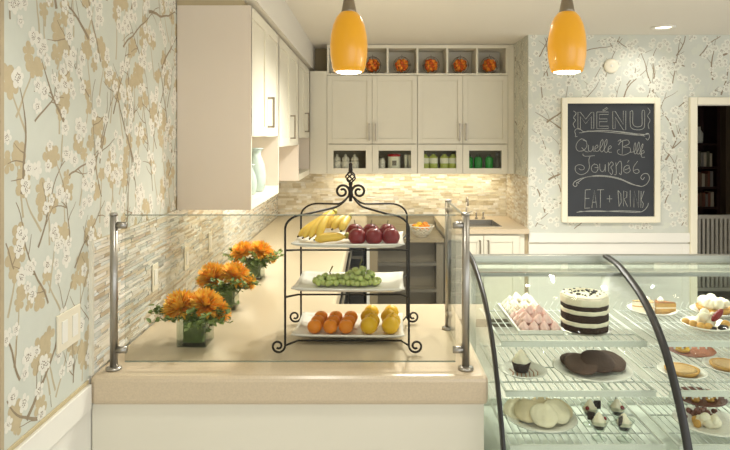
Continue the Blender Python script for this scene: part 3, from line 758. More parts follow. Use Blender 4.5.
# ------------------------------------------------------------------ tiered stand
YF, YK = 2.36, 2.75
def lerp(a,b,t): return a+(b-a)*t
def legx(s, y): # slight turn of the stand: x of the left/right leg at depth y
    t = (y-YF)/(YK-YF); return lerp(-.323,-.306,t) if s < 0 else lerp(.148,.164,t)
st = thing('tiered_stand', 'black wrought iron three tier stand on the front counter', 'stand', (-.08, 2.555, CT))
cx, cy = -.08, 2.555; RI = .0044
for y in (YF, YK):
    for s_ in (-1,1):
        x = legx(s_, y); q = .027
        p = []
        for k in range(30):
            t = k/29; a = t*2.7*PI; rr = q*(1-.72*t)
            p.append((x + s_*(q - rr*math.cos(a)), y, CT+.0075+q - rr*math.sin(a) + (0)))
        p = p[::-1] + [(x,y,CT+.1),(x,y,1.2),(x,y,1.39)]
        for k in range(1,9):
            a = PI/2*k/8; p.append((x - s_*.075*(1-math.cos(a)), y, 1.39+.055*math.sin(a)))
        xa, za = p[-1][0], p[-1][2]
        for k in range(1,11):
            t = k/10; e = t*t*(3-2*t)
            p.append((lerp(xa, cx+s_*.008, t), lerp(y, cy, t), za + .018*t + .034*max(0,(t-.65)/.35)**2))
        MB().tube(p, RI, 8).build('leg', 'iron', st, world=True)
m = MB()
for s_ in (-1,1):
    for z, rr0 in ((1.515, .031),):
        p = []
        for k in range(34):
            t = k/33; a = -.5 + t*2.9*PI; rr = rr0*(1-.74*t)
            p.append((cx + s_*(.034 - rr*math.cos(a)), cy, z + rr*math.sin(a)))
        m.tube(p, .0052, 8)
m.tube([(cx,cy,1.475),(cx,cy,1.545)], .007, 8); m.build('scrollwork', 'iron', st, world=True)
m = MB(); m.ball((cx,cy,1.547), .009); z0 = 1.547
for k in range(5):
    m.tube([(cx+.02*math.sin(PI*t)*math.cos(2*PI*k/5+t*PI*1.1), cy+.02*math.sin(PI*t)*math.sin(2*PI*k/5+t*PI*1.1), z0+.055*t) for t in [i/12 for i in range(13)]], .0032, 6)
m.ball((cx,cy,z0+.056), .009); m.lathe([(.009,z0+.058),(.007,z0+.066),(.008,z0+.082),(.003,z0+.088)], (cx,cy,0), 12); m.build('finial', 'iron', st, world=True)
TZ = (.932, 1.116, 1.294)
for z in TZ:
    m = MB(); zz = z-.0056
    for ya, yb in ((YF, 2.478), (YK, 2.70)):
        m.tube([(legx(-1,ya),ya,zz+.02),(legx(-1,yb)+.03,yb,zz),(legx(1,yb)-.03,yb,zz),(legx(1,ya),ya,zz+.02)], .004, 6)
    m.build('shelf_rail', 'iron', st, world=True)
def platter(z, label):
    W, D = .222, .152
    n = 22; vs = []; fs = []
    for j in range(n+1):
        for i in range(n+1):
            u, v = -1+2*i/n, -1+2*j/n
            e = max(abs(u),abs(v)); rim = max(0,(e-.72)/.28)
            c = (abs(u)*abs(v))**4
            vs.append((u*W*(1+.02*c), v*D*(1+.02*c), .003+.017*rim**1.6+.004*c))
    for j in range(n):
        for i in range(n): a = j*(n+1)+i; fs.append((a,a+1,a+n+2,a+n+1))
    m = MB(); m.add(vs, fs, True)
    o = m.build('platter', 'china', None, solid=.006, bevel=0)
    o.location = (cx-.003, 2.615, z-.0015+.003); o.rotation_euler = (0,0,math.radians(-2))
    tag(o, label, 'platter', 'white platters on the stand')
platter(TZ[0], 'white rectangular platter on the bottom tier holding mandarins and lemons')
platter(TZ[1], 'white rectangular platter on the middle tier holding green grapes')
platter(TZ[2], 'white rectangular platter on the top tier holding bananas and apples')
ZP = [z+.0075 for z in TZ]
# mandarins and lemons
def fruit(kind, x, y, z, rad, label, grp):
    m = MB()
    if kind == 'mandarin':
        m.lathe([(1e-5,-.86*rad),(rad*.4,-.84*rad),(rad*.75,-.62*rad),(rad*.97,-.2*rad),(rad,.08*rad),(rad*.88,.5*rad),(rad*.6,.78*rad),(rad*.25,.87*rad),(1e-5,.84*rad)], seg=20); m.cur = 1
        m.lathe([(.0035,.83*rad),(.003,.88*rad),(.001,.885*rad)], seg=7)
    else:
        m.lathe([(1e-5,-.92*rad),(rad*.45,-.86*rad),(rad*.82,-.55*rad),(rad,-.1*rad),(rad*.98,.2*rad),(rad*.78,.62*rad),(rad*.4,.88*rad),(rad*.16,.97*rad),(1e-5,1.0*rad)], seg=20); m.cur = 1
        m.lathe([(.003,.96*rad),(.002,1.03*rad),(.001,1.035*rad)], seg=7)
    o = m.build(kind, ['mandarin' if kind == 'mandarin' else 'lemon','gstem'])
    o.location = (x, y, z + .001); o.rotation_euler = (0, 0, random.random()*6)
    tag(o, label, 'fruit', grp)
rown = ('front row', 'second row', 'third row', 'back row')
for c_ in range(3):
    for rr in range(3):
        fruit('mandarin', -.226+c_*.064+rr*.008, 2.53+rr*.064, ZP[0], .030, 'orange mandarin in the %s of the bottom platter, %s column' % (('front row','middle row','back row')[rr], ('left','middle','right')[c_]), 'mandarins on the bottom platter')
for c_ in range(2):
    for rr in range(4):
        fruit('lemon', -.004+c_*.087+(0,.012,-.004,.010)[rr], 2.522+rr*.066, ZP[0], (.036,.0335,.033,.033)[rr], 'yellow round lemon in the %s of the bottom platter, %s column' % (rown[rr], ('left','right')[c_]), 'lemons on the bottom platter')
# apples
def apple(x, y, rad, label):
    r = thing('apple', label, 'fruit', (x,y,ZP[2]), random.random()*6, 'red apples on the top platter')
    pr = []
    for k in range(17):
        t = PI*k/16; rr_ = rad*math.sin(t)*(1+.10*math.cos(t)); z = -rad*.98*math.cos(t)
        if k < 3: z += rad*.10*(3-k)/3
        if k > 12: z -= rad*.13*(k-12)/4*((k-12)/4)
        pr.append((max(rr_, 1e-5), z+rad*.9))
    m = MB(); m.lathe(pr, seg=22, mod=lambda a,i: 1+.03*math.cos(5*a)*(i<8)); m.build('flesh', 'apple', r)
    m = MB(); m.tube([(0,0,rad*1.7),(.002,0,rad*1.95),(.007,.002,rad*2.2)], [.0018,.0016,.0022], 6); m.build('stem', 'stem', r)
for c_, px in enumerate((357, 374, 391.5)):
    for rr in range(2):
        apple((px-370)/250-rr*.012, 2.533+rr*.088, .0365+rr*.003, 'dark red apple in the %s row on the top platter, %s column' % (('front','back')[rr], ('left','middle','right')[c_]))
# bananas
def banana_bunch(crown, tips, label):
    r = thing('banana_bunch', label, 'fruit', (crown[0], crown[1], ZP[2]))
    for (tx,ty,tz,lift) in tips:
        a = Vector(crown); b = Vector((tx,ty,tz)); mid = (a+b)/2 + Vector((0,0,lift))
        p = []; rs = []
        for k in range(15):
            t = k/14; q = a*(1-t)**2 + mid*2*t*(1-t) + b*t*t; p.append(q)
            rs.append(.0068 if t < .08 else (.0085+.0135*math.sin(min(1,(t-.06)/.3)*PI/2) if t < .8 else .022*(1-((t-.8)/.2)**2*.80)))
        m = MB(); m.tube(p, rs, 6); b_ = m.build('banana', 'banana', r, sub=1, world=True)
        d = (p[-1]-p[-2]).normalized()
        MB().tube([p[-1]-d*.004, p[-1]+d*.004], [.0045,.0035], 6).build('tip', 'banana_tip', b_, world=True)
    MB().tube([Vector(crown)+Vector((0,.006,.002)), Vector(crown)+Vector((.004,.024,.012))], [.012,.008], 7).build('crown', 'banana_g', r, world=True)
zb = ZP[2]
banana_bunch((-.155,2.70,zb+.105), [(-.275,2.545,zb+.024,.03),(-.245,2.52,zb+.026,.05),(-.212,2.51,zb+.028,.062),(-.30,2.585,zb+.024,.015)], 'bunch of yellow bananas at the left of the top platter')
banana_bunch((-.09,2.665,zb+.088), [(-.185,2.575,zb+.062,.03),(-.155,2.545,zb+.06,.036),(-.118,2.53,zb+.055,.03)], 'bunch of yellow bananas between the left bunch and the apples')
banana_bunch((-.098,2.545,zb+.026), [(-.225,2.512,zb+.022,.012),(-.215,2.552,zb+.024,.008)], 'pair of bananas lying along the front of the top platter')
# grapes
def grapes(c, half, n, seed, label):
    r = thing('grape_bunch', label, 'fruit', (c[0], c[1], ZP[1]))
    rnd = random.Random(seed); pts = []; g = None
    m = MB(); m.ball((0,0,0), .0122, 12, 8, (1,1,1.1)); tries = 0
    while len(pts) < n and tries < 60000:
        tries += 1
        x, y = rnd.uniform(-1,1), rnd.uniform(-1,1)
        if x*x+y*y > 1: continue
        hmax = half[2]*max(0, 1-(x*x+y*y))**.7
        z = .0128 + rnd.random()*hmax if tries > 6000 else .0128 + rnd.random()*.004
        p = Vector((x*half[0], y*half[1], z))
        if all((p-q).length > .0196 for q in pts): pts.append(p)
    for p in pts:
        if g is None: g = m.build('grape', 'grape', r); o = g
        else:
            o = g.copy(); C.objects.link(o); o.parent = r
        o.location = p; o.rotation_euler = (rnd.random()*3, rnd.random()*3, 0); s_ = rnd.uniform(.88,1.06); o.scale = (s_,s_,s_)
    m = MB(); m.tube([(half[0]*.1,.01,.03),(0,half[1]*.3,half[2]+.02),(.012,half[1]*.4,half[2]+.045)], [.0025,.0025,.0035], 6)
    m.build('stem', 'gstem', r)
grapes((-.17,2.60), (.062,.055,.026), 34, 2, 'small bunch of green grapes at the left of the middle platter')
grapes((-.045,2.605), (.085,.062,.052), 62, 4, 'large heaped bunch of green grapes at the centre of the middle platter')

# ------------------------------------------------------------------ flowers in cube vases
def petal_shape(L, W_, cup, n=4):
    vs = []; fs = []
    for i in range(n+1):
        t = i/n; w2 = W_*math.sin(PI*(.12+.8*t))**.8 if i < n else .0006; z = cup*t*t
        vs += [(t*L, -w2, z+w2*.5), (t*L, 0, z), (t*L, w2, z+w2*.5)]
    for i in range(n):
        a = i*3; fs += [(a,a+1,a+4,a+3),(a+1,a+2,a+5,a+4)]
    return vs, fs
def flower_head(c, rad, nrm, rnd):
    m = MB(); q = Vector((0,0,1)).rotation_difference(Vector(nrm).normalized()); N = 190
    for k in range(N):
        t = (k+.5)/N; el = math.asin(1-1.22*t); a = k*2.39996 + rnd.uniform(-.1,.1)
        L = rad*(1.0-.28*max(0,math.sin(el))**3)*rnd.uniform(.88,1.06)
        vs, fs = petal_shape(L, rad*.105, rad*(.10+.16*rnd.random()))
        rot = Matrix.Rotation(a,3,'Z') @ Matrix.Rotation(-el-rnd.uniform(-.12,.06),3,'Y')
        m.cur = 1 if rnd.random() < .3 else 0
        m.add([Vector(c) + q @ (rot @ Vector(v)) for v in vs], fs, True)
    return m
def arrangement(x, y, label, seed, sc=1.0):
    rnd = random.Random(seed)
    r = thing('flower_arrangement', label, 'flowers', (x,y,CT), rnd.uniform(-.05,.05), 'orange flower arrangements')
    h = .058; H = .115; t = .006
    m = MB()
    for b in ((-h,h,-h,-h+t),(-h,h,h-t,h),(-h,-h+t,-h+t,h-t),(h-t,h,-h+t,h-t)): m.box(b[0],b[1],b[2],b[3],.001,H)
    m.box(-h+t,h-t,-h+t,h-t,.001,.012); m.build('glass_vase', 'glass_v', r)
    m = MB(); i_ = h-t-.014
    for b in ((-i_,i_,-i_,-i_+.003),(-i_,i_,i_-.003,i_),(-i_,-i_+.003,-i_,i_),(i_-.003,i_,-i_,i_)): m.box(b[0],b[1],b[2],b[3],.014,H-.008)
    m.box(-i_,i_,-i_,i_,.013,.07); m.build('leaf_lining', 'leaf_d', r)
    heads = ((-.052,-.025,.150,.078,(-.35,-.5,.9)),(.045,-.02,.156,.074,(.25,-.45,.9)),(.012,.05,.150,.068,(.1,.2,1)),(.098,.0,.125,.05,(.9,-.3,.6)))
    for (hx,hy,hz,rad,nn) in heads:
        f = flower_head((hx*sc,hy*sc,hz), rad*sc, nn, rnd).build('flower_head', ['petal','petal_d'], r)
        MB().tube([(hx*.3,hy*.3,.03),(hx*sc*.9,hy*sc*.9,hz-.012)], .003, 6).build('stem', 'gstem', f)
    m = MB()
    for k in range(60):
        a = rnd.random()*2*PI; rr_ = rnd.uniform(.08,.185)
        if rnd.random() < .55: a = rnd.choice([PI+rnd.uniform(-.5,.5), -.35+rnd.uniform(-.4,.4), -PI/2+rnd.uniform(-.5,.5)])
        tip = Vector((rr_*math.cos(a), rr_*math.sin(a)*.8, rnd.uniform(.085,.165)-(.03 if rr_ < .10 else 0)))
        base = Vector((.03*math.cos(a), .03*math.sin(a), .105)); m.tube([base,(base+tip)/2+Vector((0,0,.01)),tip], .0012, 4)
        for j in range(7):
            p = base.lerp(tip, .45+.6*rnd.random()); L = rnd.uniform(.016,.028)
            vs, fs = petal_shape(L, L*.36, L*.15, 3)
            rot = Matrix.Rotation(rnd.random()*6.28,3,'Z') @ Matrix.Rotation(rnd.uniform(-.8,.6),3,'Y') @ Matrix.Rotation(rnd.uniform(-.6,.6),3,'X')
            m.add([p+rot@Vector(v) for v in vs], fs, True)
    m.build('foliage', 'leaf', r)
arrangement(-.703, 2.50, 'orange chrysanthemums in a square glass vase, nearest on the left worktop', 1)
arrangement(-.705, 3.02, 'orange chrysanthemums in a square glass vase, middle of the row', 2, 1.05)
arrangement(-.69, 3.66, 'orange chrysanthemums in a square glass vase, farthest along the left worktop', 3)

# ------------------------------------------------------------------ display case
CX0, CX1, CX2 = .442, 1.06, 1.70
prof = [(2.82,1.20),(2.67,1.190),(2.59,1.172),(2.45,1.125),(2.36,1.078),(2.28,1.018),(2.21,.945),(2.15,.855),(2.10,.765),(2.06,.66),(2.04,.55)]
ps = smooth(prof[2:])
dc = thing('display_case', 'curved glass refrigerated pastry display case right of the counter', 'display case', ((CX0+CX2)/2, 2.45, 0))
m = MB(); m.box(CX0, CX2, 2.0, 2.86, .06, .50); m.build('base_cabinet', 'case_w', dc, bevel=.01, world=True)
MB().box(CX0+.02, CX2-.02, 2.06, 2.84, 0, .06).build('plinth', 'charcoal', dc, world=True)
MB().box(CX0+.01, CX2-.01, 2.06, 2.85, .50, .52).build('deck', 'case_in', dc, world=True)
def sheet(pp, xa, xb, t):
    m = MB(); n = len(pp); top = []
    for i,(y,z) in enumerate(pp):
        y0,z0_ = pp[max(i-1,0)]; y1,z1_ = pp[min(i+1,n-1)]; L = math.hypot(y1-y0,z1_-z0_); ny, nz = (z1_-z0_)/L, -(y1-y0)/L
        top.append(((y,z),(y-ny*t,z-nz*t)))
    vs = []
    for (a,b),(c,d) in top: vs += [(xa,a,b),(xb,a,b),(xb,c,d),(xa,c,d)]
    fs = [(0,1,2,3),(4*n-1,4*n-2,4*n-3,4*n-4)]
    for i in range(n-1):
        o = 4*i
        for k in range(4): fs.append((o+k,o+(k+1)%4,o+4+(k+1)%4,o+4+k))
    m.add(vs, fs, True); return m
for xa, xb in ((CX0+.006, CX1-.012), (CX1+.012, CX2-.006)):
    sheet(ps, xa, xb, -.006).build('curved_glass', 'glass_g', dc, world=True)
    MB().box(xa, xb, 2.60, 2.815, 1.178, 1.186).build('top_glass', 'glass_g', dc, world=True)
sealp = smooth([(2.79,1.199)]+prof[1:])
sheet(sealp, CX0-.006, CX0+.006, -.03).build('glass_seal', 'rubber', dc, world=True)
sheet(sealp, CX1-.013, CX1+.013, -.012).build('glass_seal', 'rubber', dc, world=True)
sheet(sealp, CX2-.006, CX2+.006, -.03).build('glass_seal', 'rubber', dc, world=True)
for x in (CX0, CX2):
    m = MB(); m.prism([(2.82,1.185)]+[(y+.012,z-.008) for y,z in ps]+[(2.06,.52),(2.82,.52)], 'x', x-.003, x+.003); m.build('side_glass', 'glass_g', dc, world=True)
MB().box(CX0-.006, CX2+.006, 2.808, 2.845, 1.172, 1.204).build('top_rail', 'bronze', dc, bevel=.003, world=True)
MB().box(CX0, CX2, 2.585, 2.602, 1.158, 1.172).build('glass_joint', 'bronze', dc, world=True)
m = MB(); m.box(CX0+.02, CX2-.02, 2.71, 2.79, 1.142, 1.166); o = m.build('light_housing', 'case_w', dc, bevel=.003, world=True)
MB().box(CX0+.04, CX2-.04, 2.72, 2.745, 1.136, 1.142).build('light_tube', 'ledbar', o, world=True)
lamp('case_strip', 'AREA', ((CX0+CX2)/2, 2.70, 1.132), 2.0, (1,.99,.94), (math.radians(-12),0,0), shape='RECTANGLE', size=1.2, size_y=.03)
# rear sliding doors
for k, (xa, xb) in enumerate(((CX0+.01, 1.09), (1.06, CX2-.01))):
    y = 2.822+.012*k
    m = MB()
    for b in ((xa,xa+.03,.52,1.17),(xb-.03,xb,.52,1.17),(xa+.03,xb-.03,.52,.55),(xa+.03,xb-.03,1.14,1.17)): m.box(b[0],b[1],y,y+.01,b[2],b[3])
    d = m.build('sliding_door', 'case_w', dc, world=True); MB().box(xa+.03,xb-.03,y+.003,y+.007,.55,1.14).build('pane', 'glass_g', d, world=True)
# wire shelves
SH = []
for lev, (z, yf) in enumerate(((.97, 2.335), (.813, 2.262), (.652, 2.19))):
    for bay, (xa, xb) in enumerate(((.50, 1.035), (1.095, 1.64))):
        m = MB(); yb = 2.79
        n = int((xb-xa)/.027)
        for k in range(n+1):
            x = xa+(xb-xa)*k/n; m.tube([(x,yf,z-.0022),(x,yb,z-.0022)], .0022, 4)
        for y in (yf+.1, yf+.25, yb-.02): m.tube([(xa,y,z-.0062),(xb,y,z-.0062)], .003, 4)
        if lev == 0:
            p = []
            for k in range(2*n+1): p.append((xa+(xb-xa)*k/(2*n), yb, z + (.028 if k%2 else 0)))
            m.tube(p, .0016, 4)
        sh = m.build('wire_shelf', 'whitewire', dc, world=True)
        m = MB(); m.box(xa-.006, xb+.006, yf-.008, yf-.002, z-.018, z+.002); m.tube([(xa-.006,yf-.005,z+.002),(xb+.006,yf-.005,z+.002)], .0035, 6)
        m.tube([(xa-.006,yf-.005,z),(xa-.006,yb,z-.002)], .0035, 6); m.tube([(xb+.006,yf-.005,z),(xb+.006,yb,z-.002)], .0035, 6)
        for k in range(18): x = xa+.02+(xb-xa-.04)*k/17; m.box(x-.002,x+.002,yf-.0085,yf-.0015,z-.026,z-.018)
        m.build('front_rail', 'case_w', sh, world=True)
for x in (CX0+.02, CX1, CX2-.02):
    MB().box(x-.012, x+.012, 2.795, 2.815, .52, 1.17).build('upright', 'case_w', dc, world=True)

# ---- pastries
def plate(px, py, Z, rad, label, mt='china', sx=1.0, name='plate'):
    x, y = at(px, py, Z)
    m = MB(); m.lathe([(1e-5,.0),(rad*.6,.0),(rad*.66,.004),(rad*.97,.016),(rad,.019),(rad*.975,.021),(rad*.66,.009),(rad*.58,.006),(1e-5,.006)], (0,0,0), 40, sx=sx)
    o = m.build(name, mt); o.location = (x, y, Z); tag(o, label, 'plate'); return x, y, Z+.0062
Z1, Z2, Z3 = .9705, .8135, .6525
# meringue tray
mt_ = thing('serving_tray', 'pale rectangular tray of meringues on the top shelf of the display case', 'tray', (.668, 2.615, Z1))
m = MB(); m.box(-.082,.082,-.195,.195,.0,.005); m.build('base', 'china', mt_, bevel=.002)
m = MB(); 
for b in ((-.09,-.082,-.2,.2),(.082,.09,-.2,.2),(-.082,.082,-.2,-.195),(-.082,.082,.195,.2)): m.box(b[0],b[1],b[2],b[3],.0,.016)
m.build('rim', 'china', mt_, bevel=.002)
def meringue(mtl):
    m = MB(); R0 = .019
    pr = [(R0*.75,0),(R0,.004),(R0*1.05,.010),(R0*.90,.017),(R0*.66,.024),(R0*.36,.031),(R0*.12,.036),(1e-5,.038)]
    m.lathe(pr, (0,0,0), 28, mod=lambda a,i: 1+.19*math.cos(6*(a+.16*i))*(i<6))
    return m.build('meringue', mtl)
rnd = random.Random(12)
def pile(mtl, colr, ycs, seed_lab):
    first = None
    xs = (-.060,-.02,.02,.060)
    lays = [(0, [(x, y) for y in ycs for x in xs]), (1, [(x, (ycs[i]+ycs[i+1])/2) for i in range(len(ycs)-1) for x in (-.04,0,.04)]), (2, [(x, (ycs[0]+ycs[-1])/2+.01) for x in (-.02,.02)])]
    names = {0:'bottom layer', 1:'second layer', 2:'top'}
    col_n = {0:('first','second','third','fourth'), 1:('left','middle','right'), 2:('left','right')}
    rows_n = ('front row', 'second row', 'third row', 'back row')
    for L, pts in lays:
        for i, (x,y) in enumerate(pts):
            o = meringue(mtl) if first is None else first.copy()
            if first is not None: C.objects.link(o)
            else: first = o
            nc = len(col_n[L])
            o.location = (.668+x+rnd.uniform(-.003,.003), 2.615+y+rnd.uniform(-.003,.003), Z1+.0055+L*.022); o.rotation_euler = (rnd.uniform(-.2,.2)*(L>0), rnd.uniform(-.2,.2)*(L>0), rnd.random()*6)
            tag(o, '%s meringue in the %s of the tray pile, %s, %s from left' % (colr, names[L], rows_n[i//nc], col_n[L][i%nc]) if L < 2 else '%s meringue on top of the tray pile, %s one' % (colr, col_n[2][i]), 'meringue', colr+' meringues on the tray')
pile('pink', 'pink', (-.165,-.118,-.071,-.024), 1)
pile('white_m', 'white', (.03,.078,.126,.17), 2)
# layer cake
x, y = .862, 2.492
r = thing('layer_cake', 'tall striped chocolate and cream layer cake on a silver board', 'cake', (x, y, Z1))
MB().lathe([(.100,0),(.102,.002),(.100,.004)], seg=40).build('cake_board', 'steel', r)
m = MB(); R0 = .092
def band(mi, z0, z1, rr_):
    m.cur = mi; m.lathe([(rr_*.985,z0),(rr_,z0+.004),(rr_,z1-.004),(rr_*.985,z1)], seg=48, mod=lambda a,i: 1+.016*math.sin(9*a+z0*300)+.014*math.sin(17*a+z0*90)+.008*math.sin(31*a+z0*500))
for mi, z0, z1 in ((1,.004,.028),(0,.028,.044),(1,.044,.074),(0,.074,.090),(1,.090,.108),(0,.108,.138)): band(mi, z0, z1, R0*(1.0 if mi == 0 else .985))
m.cur = 0; m.lathe([(R0*.985,.137),(R0*.95,.143),(R0*.8,.146),(R0*.55,.142),(R0*.2,.140),(1e-5,.140)], seg=48, mod=lambda a,i: 1+.012*math.sin(9*a)+.01*math.sin(17*a))
m.build('cake_layers', ['cream_c','sponge'], r)
m = MB(); rn = random.Random(9)
for k in range(60):
    a = rn.random()*6.28; q = R0*rn.uniform(.3,.9)
    if math.sin(a) < -.2 and rn.random() < .5: continue
    c = (q*math.cos(a), q*math.sin(a), .144); s_ = rn.uniform(.003,.008); m.ball(c, s_, 6, 4, (1,1,.6))
m.build('chocolate_crumbs', 'choc', r)
# dessert helpers
def wedge(x, y, z, ang, L, H, half, label, mats, top):
    r = thing('cake_slice', label, 'cake', (x,y,z), ang)
    pts = [(0,0)]+[(L*math.cos(a), L*math.sin(a)) for a in [-half+2*half*k/6 for k in range(7)]]
    m = MB(); m.prism(pts, 'z', 0, H*.45); m.cur = 1; m.prism(pts, 'z', H*.45, H*.55); m.cur = 0; m.prism(pts, 'z', H*.55, H*.9); m.build('sponge', mats, r)
    m = MB(); m.prism([(a*1.01,b*1.01) for a,b in pts], 'z', H*.9, H); m.build('icing', top, r, bevel=.002)
    m = MB(); m.lathe([(.012,0),(.014,.006),(.008,.014),(1e-5,.02)], (L*.72,0,H), 16, mod=lambda a,i: 1+.12*math.cos(6*a+i)); m.build('rosette', 'cream_c', r)
def cookie(x, y, z, rad, tilt, az, label, mt, grp):
    m = MB(); m.lathe([(1e-5,0),(rad*.92,0),(rad,.005),(rad*.98,.010),(rad*.86,.0145),(rad*.4,.016),(1e-5,.0165)], seg=30, mod=lambda a,i: 1+.02*math.sin(5*a+i)+.012*math.sin(11*a))
    o = m.build('cookie', mt); o.location = (x,y,z+rad*math.sin(tilt)*.95); o.rotation_euler = (tilt, 0, az); tag(o, label, 'cookie', grp)
def swirl(c, rad, h):
    m = MB(); n = 9
    pr = [(rad*.75,0)]
    for k in range(1,n): t = k/n; pr.append((rad*(1-t)**.75*(1.05 if k%2 else .86), h*t))
    pr.append((1e-5,h)); m.lathe(pr, c, 26, mod=lambda a,i: 1+.08*math.cos(5*a+i*.9)); return m
def mound(m, c, rad, h, seed, n=9, br=.5):
    rn = random.Random(seed); m.ball((c[0],c[1],c[2]+h*.35), rad*.8, 14, 8, (1,.9,.6*h/rad))
    for k in range(n):
        a = rn.random()*6.28; q = rad*rn.uniform(.2,.7); m.ball((c[0]+q*math.cos(a), c[1]+q*math.sin(a), c[2]+h*rn.uniform(.3,.8)), rad*br*rn.uniform(.5,.8), 10, 7)
# top shelf, right bay
x, y, z = plate(652, 313, Z1, .102, 'white round plate with two cake slices on the top shelf behind the black seal')
wedge(x-.088, y+.0, z, -.1, .088, .05, .3, 'pale layered cake slice, left of the two on the top shelf plate', ['cream_c','cakeb'], 'tan')
wedge(x+.088, y-.035, z, PI-.3, .085, .05, .3, 'brown edged layered cake slice, right of the two on the top shelf plate', ['cakeb','cream_c'], 'caramel')
x, y, z = plate(714, 314, Z1, .096, 'white round plate holding a cream topped pie on the top shelf')
r = thing('cream_pie', 'round pie heaped with toasted cream, on the top shelf plate at the right', 'pie', (x,y,z))
MB().lathe([(.056,0),(.07,.02),(.072,.028),(.066,.026)]).build('crust', 'cakeb', r)
m = MB(); mound(m, (0,0,.02), .068, .045, 3, 14); m.build('cream_top', 'cream_c', r)
x, y, z = plate(707, 328, Z1, .097, 'white round plate with a fruit dessert at the front of the top shelf')
r = thing('dessert', 'cream dessert with golden cake cubes and a red fruit wedge on the front top plate', 'dessert', (x,y,z))
m = MB(); mound(m, (.0,.01,0), .05, .06, 5, 8); m.build('cream', 'cream_c', r)
m = MB()
for k,(a,b) in enumerate(((-.06,-.01),(-.045,-.04),(-.075,.02),(.05,-.035),(.07,-.01),(-.02,-.05))): m.ball((a,b,.014), .017, 8, 6, (1,1,.85))
m.build('cake_cubes', 'cakeb', r)
m = MB(); m.ball((0,0,0), .034, 12, 8, (.42,.42,1)); m.xf(lambda x,y,z: (x*.8+z*.62+.022, y-.035, z*.72-x*.5+.055)); m.build('fruit_wedge', 'berry', r)
m = MB(); m.ball((.035,-.052,.012), .014, 8, 6, (1.6,.8,.8)); m.ball((-.01,-.06,.01), .011, 8, 6, (1.6,.8,.8)); m.build('chocolate', 'choc', r)
# second shelf
x, y, z = plate(523, 374, Z2, .092, 'white plate drizzled with caramel holding a cream topped cupcake')
r = thing('sauce_drizzle', 'zigzag caramel sauce drizzled on the cupcake plate', 'sauce', (x,y,z))
m = MB()
for k in range(7):
    t = -.048+k*.016; m.tube([(t,-.05+abs(t)*.3,.0008),(t+.01,0,.0008),(t+.004,.05-abs(t)*.3,.0008)], .002, 5)
m.build('lines', 'caramel', r)
r = thing('cupcake', 'chocolate cupcake with a tall whipped cream swirl on the middle shelf', 'cupcake', (x-.004,y+.012,z+.002))
MB().lathe([(.026,0),(.035,.03),(.037,.035),(.024,.039)], mod=lambda a,i: 1+.03*math.cos(18*a)).build('cake', 'sponge', r); swirl((0,0,.034), .038, .052).build('cream_swirl', 'cream_c', r)
x, y, z = plate(592, 372, Z2, .152, 'large white plate of chocolate cookies on the middle shelf')
for k,(dx,dy,dz,ti,az) in enumerate(((.065,.065,.0,.12,0),(-.05,.055,.0,.14,.1),(.088,.01,.008,.30,.25),(.025,-.005,.010,.34,.0),(-.055,-.015,.006,.28,-.25))):
    cookie(x+dx*.8, y+dy, z+dz+.002, .066, ti, az, 'dark chocolate cookie on the large plate, '+('back right','back left','far right','middle front','front left')[k], 'cookie_d' if k%2 else 'cookie_d2', 'chocolate cookies')
x, y, z = plate(690, 353, Z2, .10, 'terracotta coloured round plate at the back of the middle shelf', 'terracotta')
r = thing('fruit_dessert', 'yellow fruit cubes heaped on the terracotta plate', 'dessert', (x-.035,y,z)); m = MB(); mound(m, (0,0,0), .042, .032, 8, 8); m.build('fruit', 'lemon', r)
m = MB(); m.ball((.0,-.02,.03), .009, 8, 6); m.build('topping', 'caramel', r)
def tart(px, py, Z, label, lb2):
    x, y, z = plate(px, py, Z, .092, label)
    r = thing('tart', lb2, 'tart', (x,y,z)); MB().lathe([(.05,0),(.062,.014),(.064,.02),(.058,.018)], mod=lambda a,i: 1+.02*math.cos(24*a)).build('crust', 'cakeb', r); MB().lathe([(.058,.017),(.04,.021),(.02,.022),(1e-5,.022)]).build('filling', 'tan', r)
tart(682, 375, Z2, 'white round plate with a tan custard tart beside the black seal', 'tan custard tart on the plate beside the black seal')
tart(727, 370, Z2, 'white round plate with a tan custard tart at the right edge of the middle shelf', 'tan custard tart at the right edge of the middle shelf')
# third shelf
x, y, z = plate(541, 421, Z3, .135, 'large white plate of pale sugar cookies on the bottom shelf')
for k,(dx,dy,dz,ti,az) in enumerate(((-.05,.065,.0,.25,0),(.03,.07,.0,.3,0),(-.085,.03,.0,.42,-.4),(-.05,.0,.004,.48,-.25),(.0,-.04,.004,.5,.0),(.08,.03,.0,.42,.5),(.055,-.015,.006,.55,.2))):
    cookie(x+dx, y+dy, z+dz+.001, .052, ti, az, 'pale sugar cookie on the bottom shelf plate, '+('back left','back right','far left','left of centre','centre','far right','front, leaning')[k], 'cookie' if k%2 == 0 else 'cookie2', 'sugar cookies')
def parfait(x, y, lb, k):
    r = thing('parfait', lb, 'dessert', (x,y,Z3), k*1.3, 'parfait glasses on the bottom shelf')
    MB().lathe([(.026,0),(.027,.003),(.007,.008),(.006,.026),(.02,.036),(.033,.070),(.036,.073),(.031,.070),(.018,.038),(.001,.034)], seg=24).build('glass_cup', 'glass_v', r)
    MB().lathe([(1e-5,.036),(.016,.039),(.023,.052),(.02,.054),(1e-5,.055)]).build('mousse', 'sponge', r)
    swirl((0,0,.054), .030, .044).build('cream_swirl', 'cream_c', r)
    m = MB(); m.box(.014,.040,-.002,.002,.062,.092); m.build('chocolate_piece', 'choc', r)
    m = MB(); m.ball((-.016,-.017,.070), .008, 8, 6); m.build('berry', 'berry', r)
for k,(px,py,lb) in enumerate(((590,425,'back left'),(617,424,'back right'),(599,439,'front left'),(624,440,'front right'))):
    x, y = at(px, py, Z3); parfait(x, y, 'small cream topped parfait in a stemmed glass, %s of the four' % lb, k)
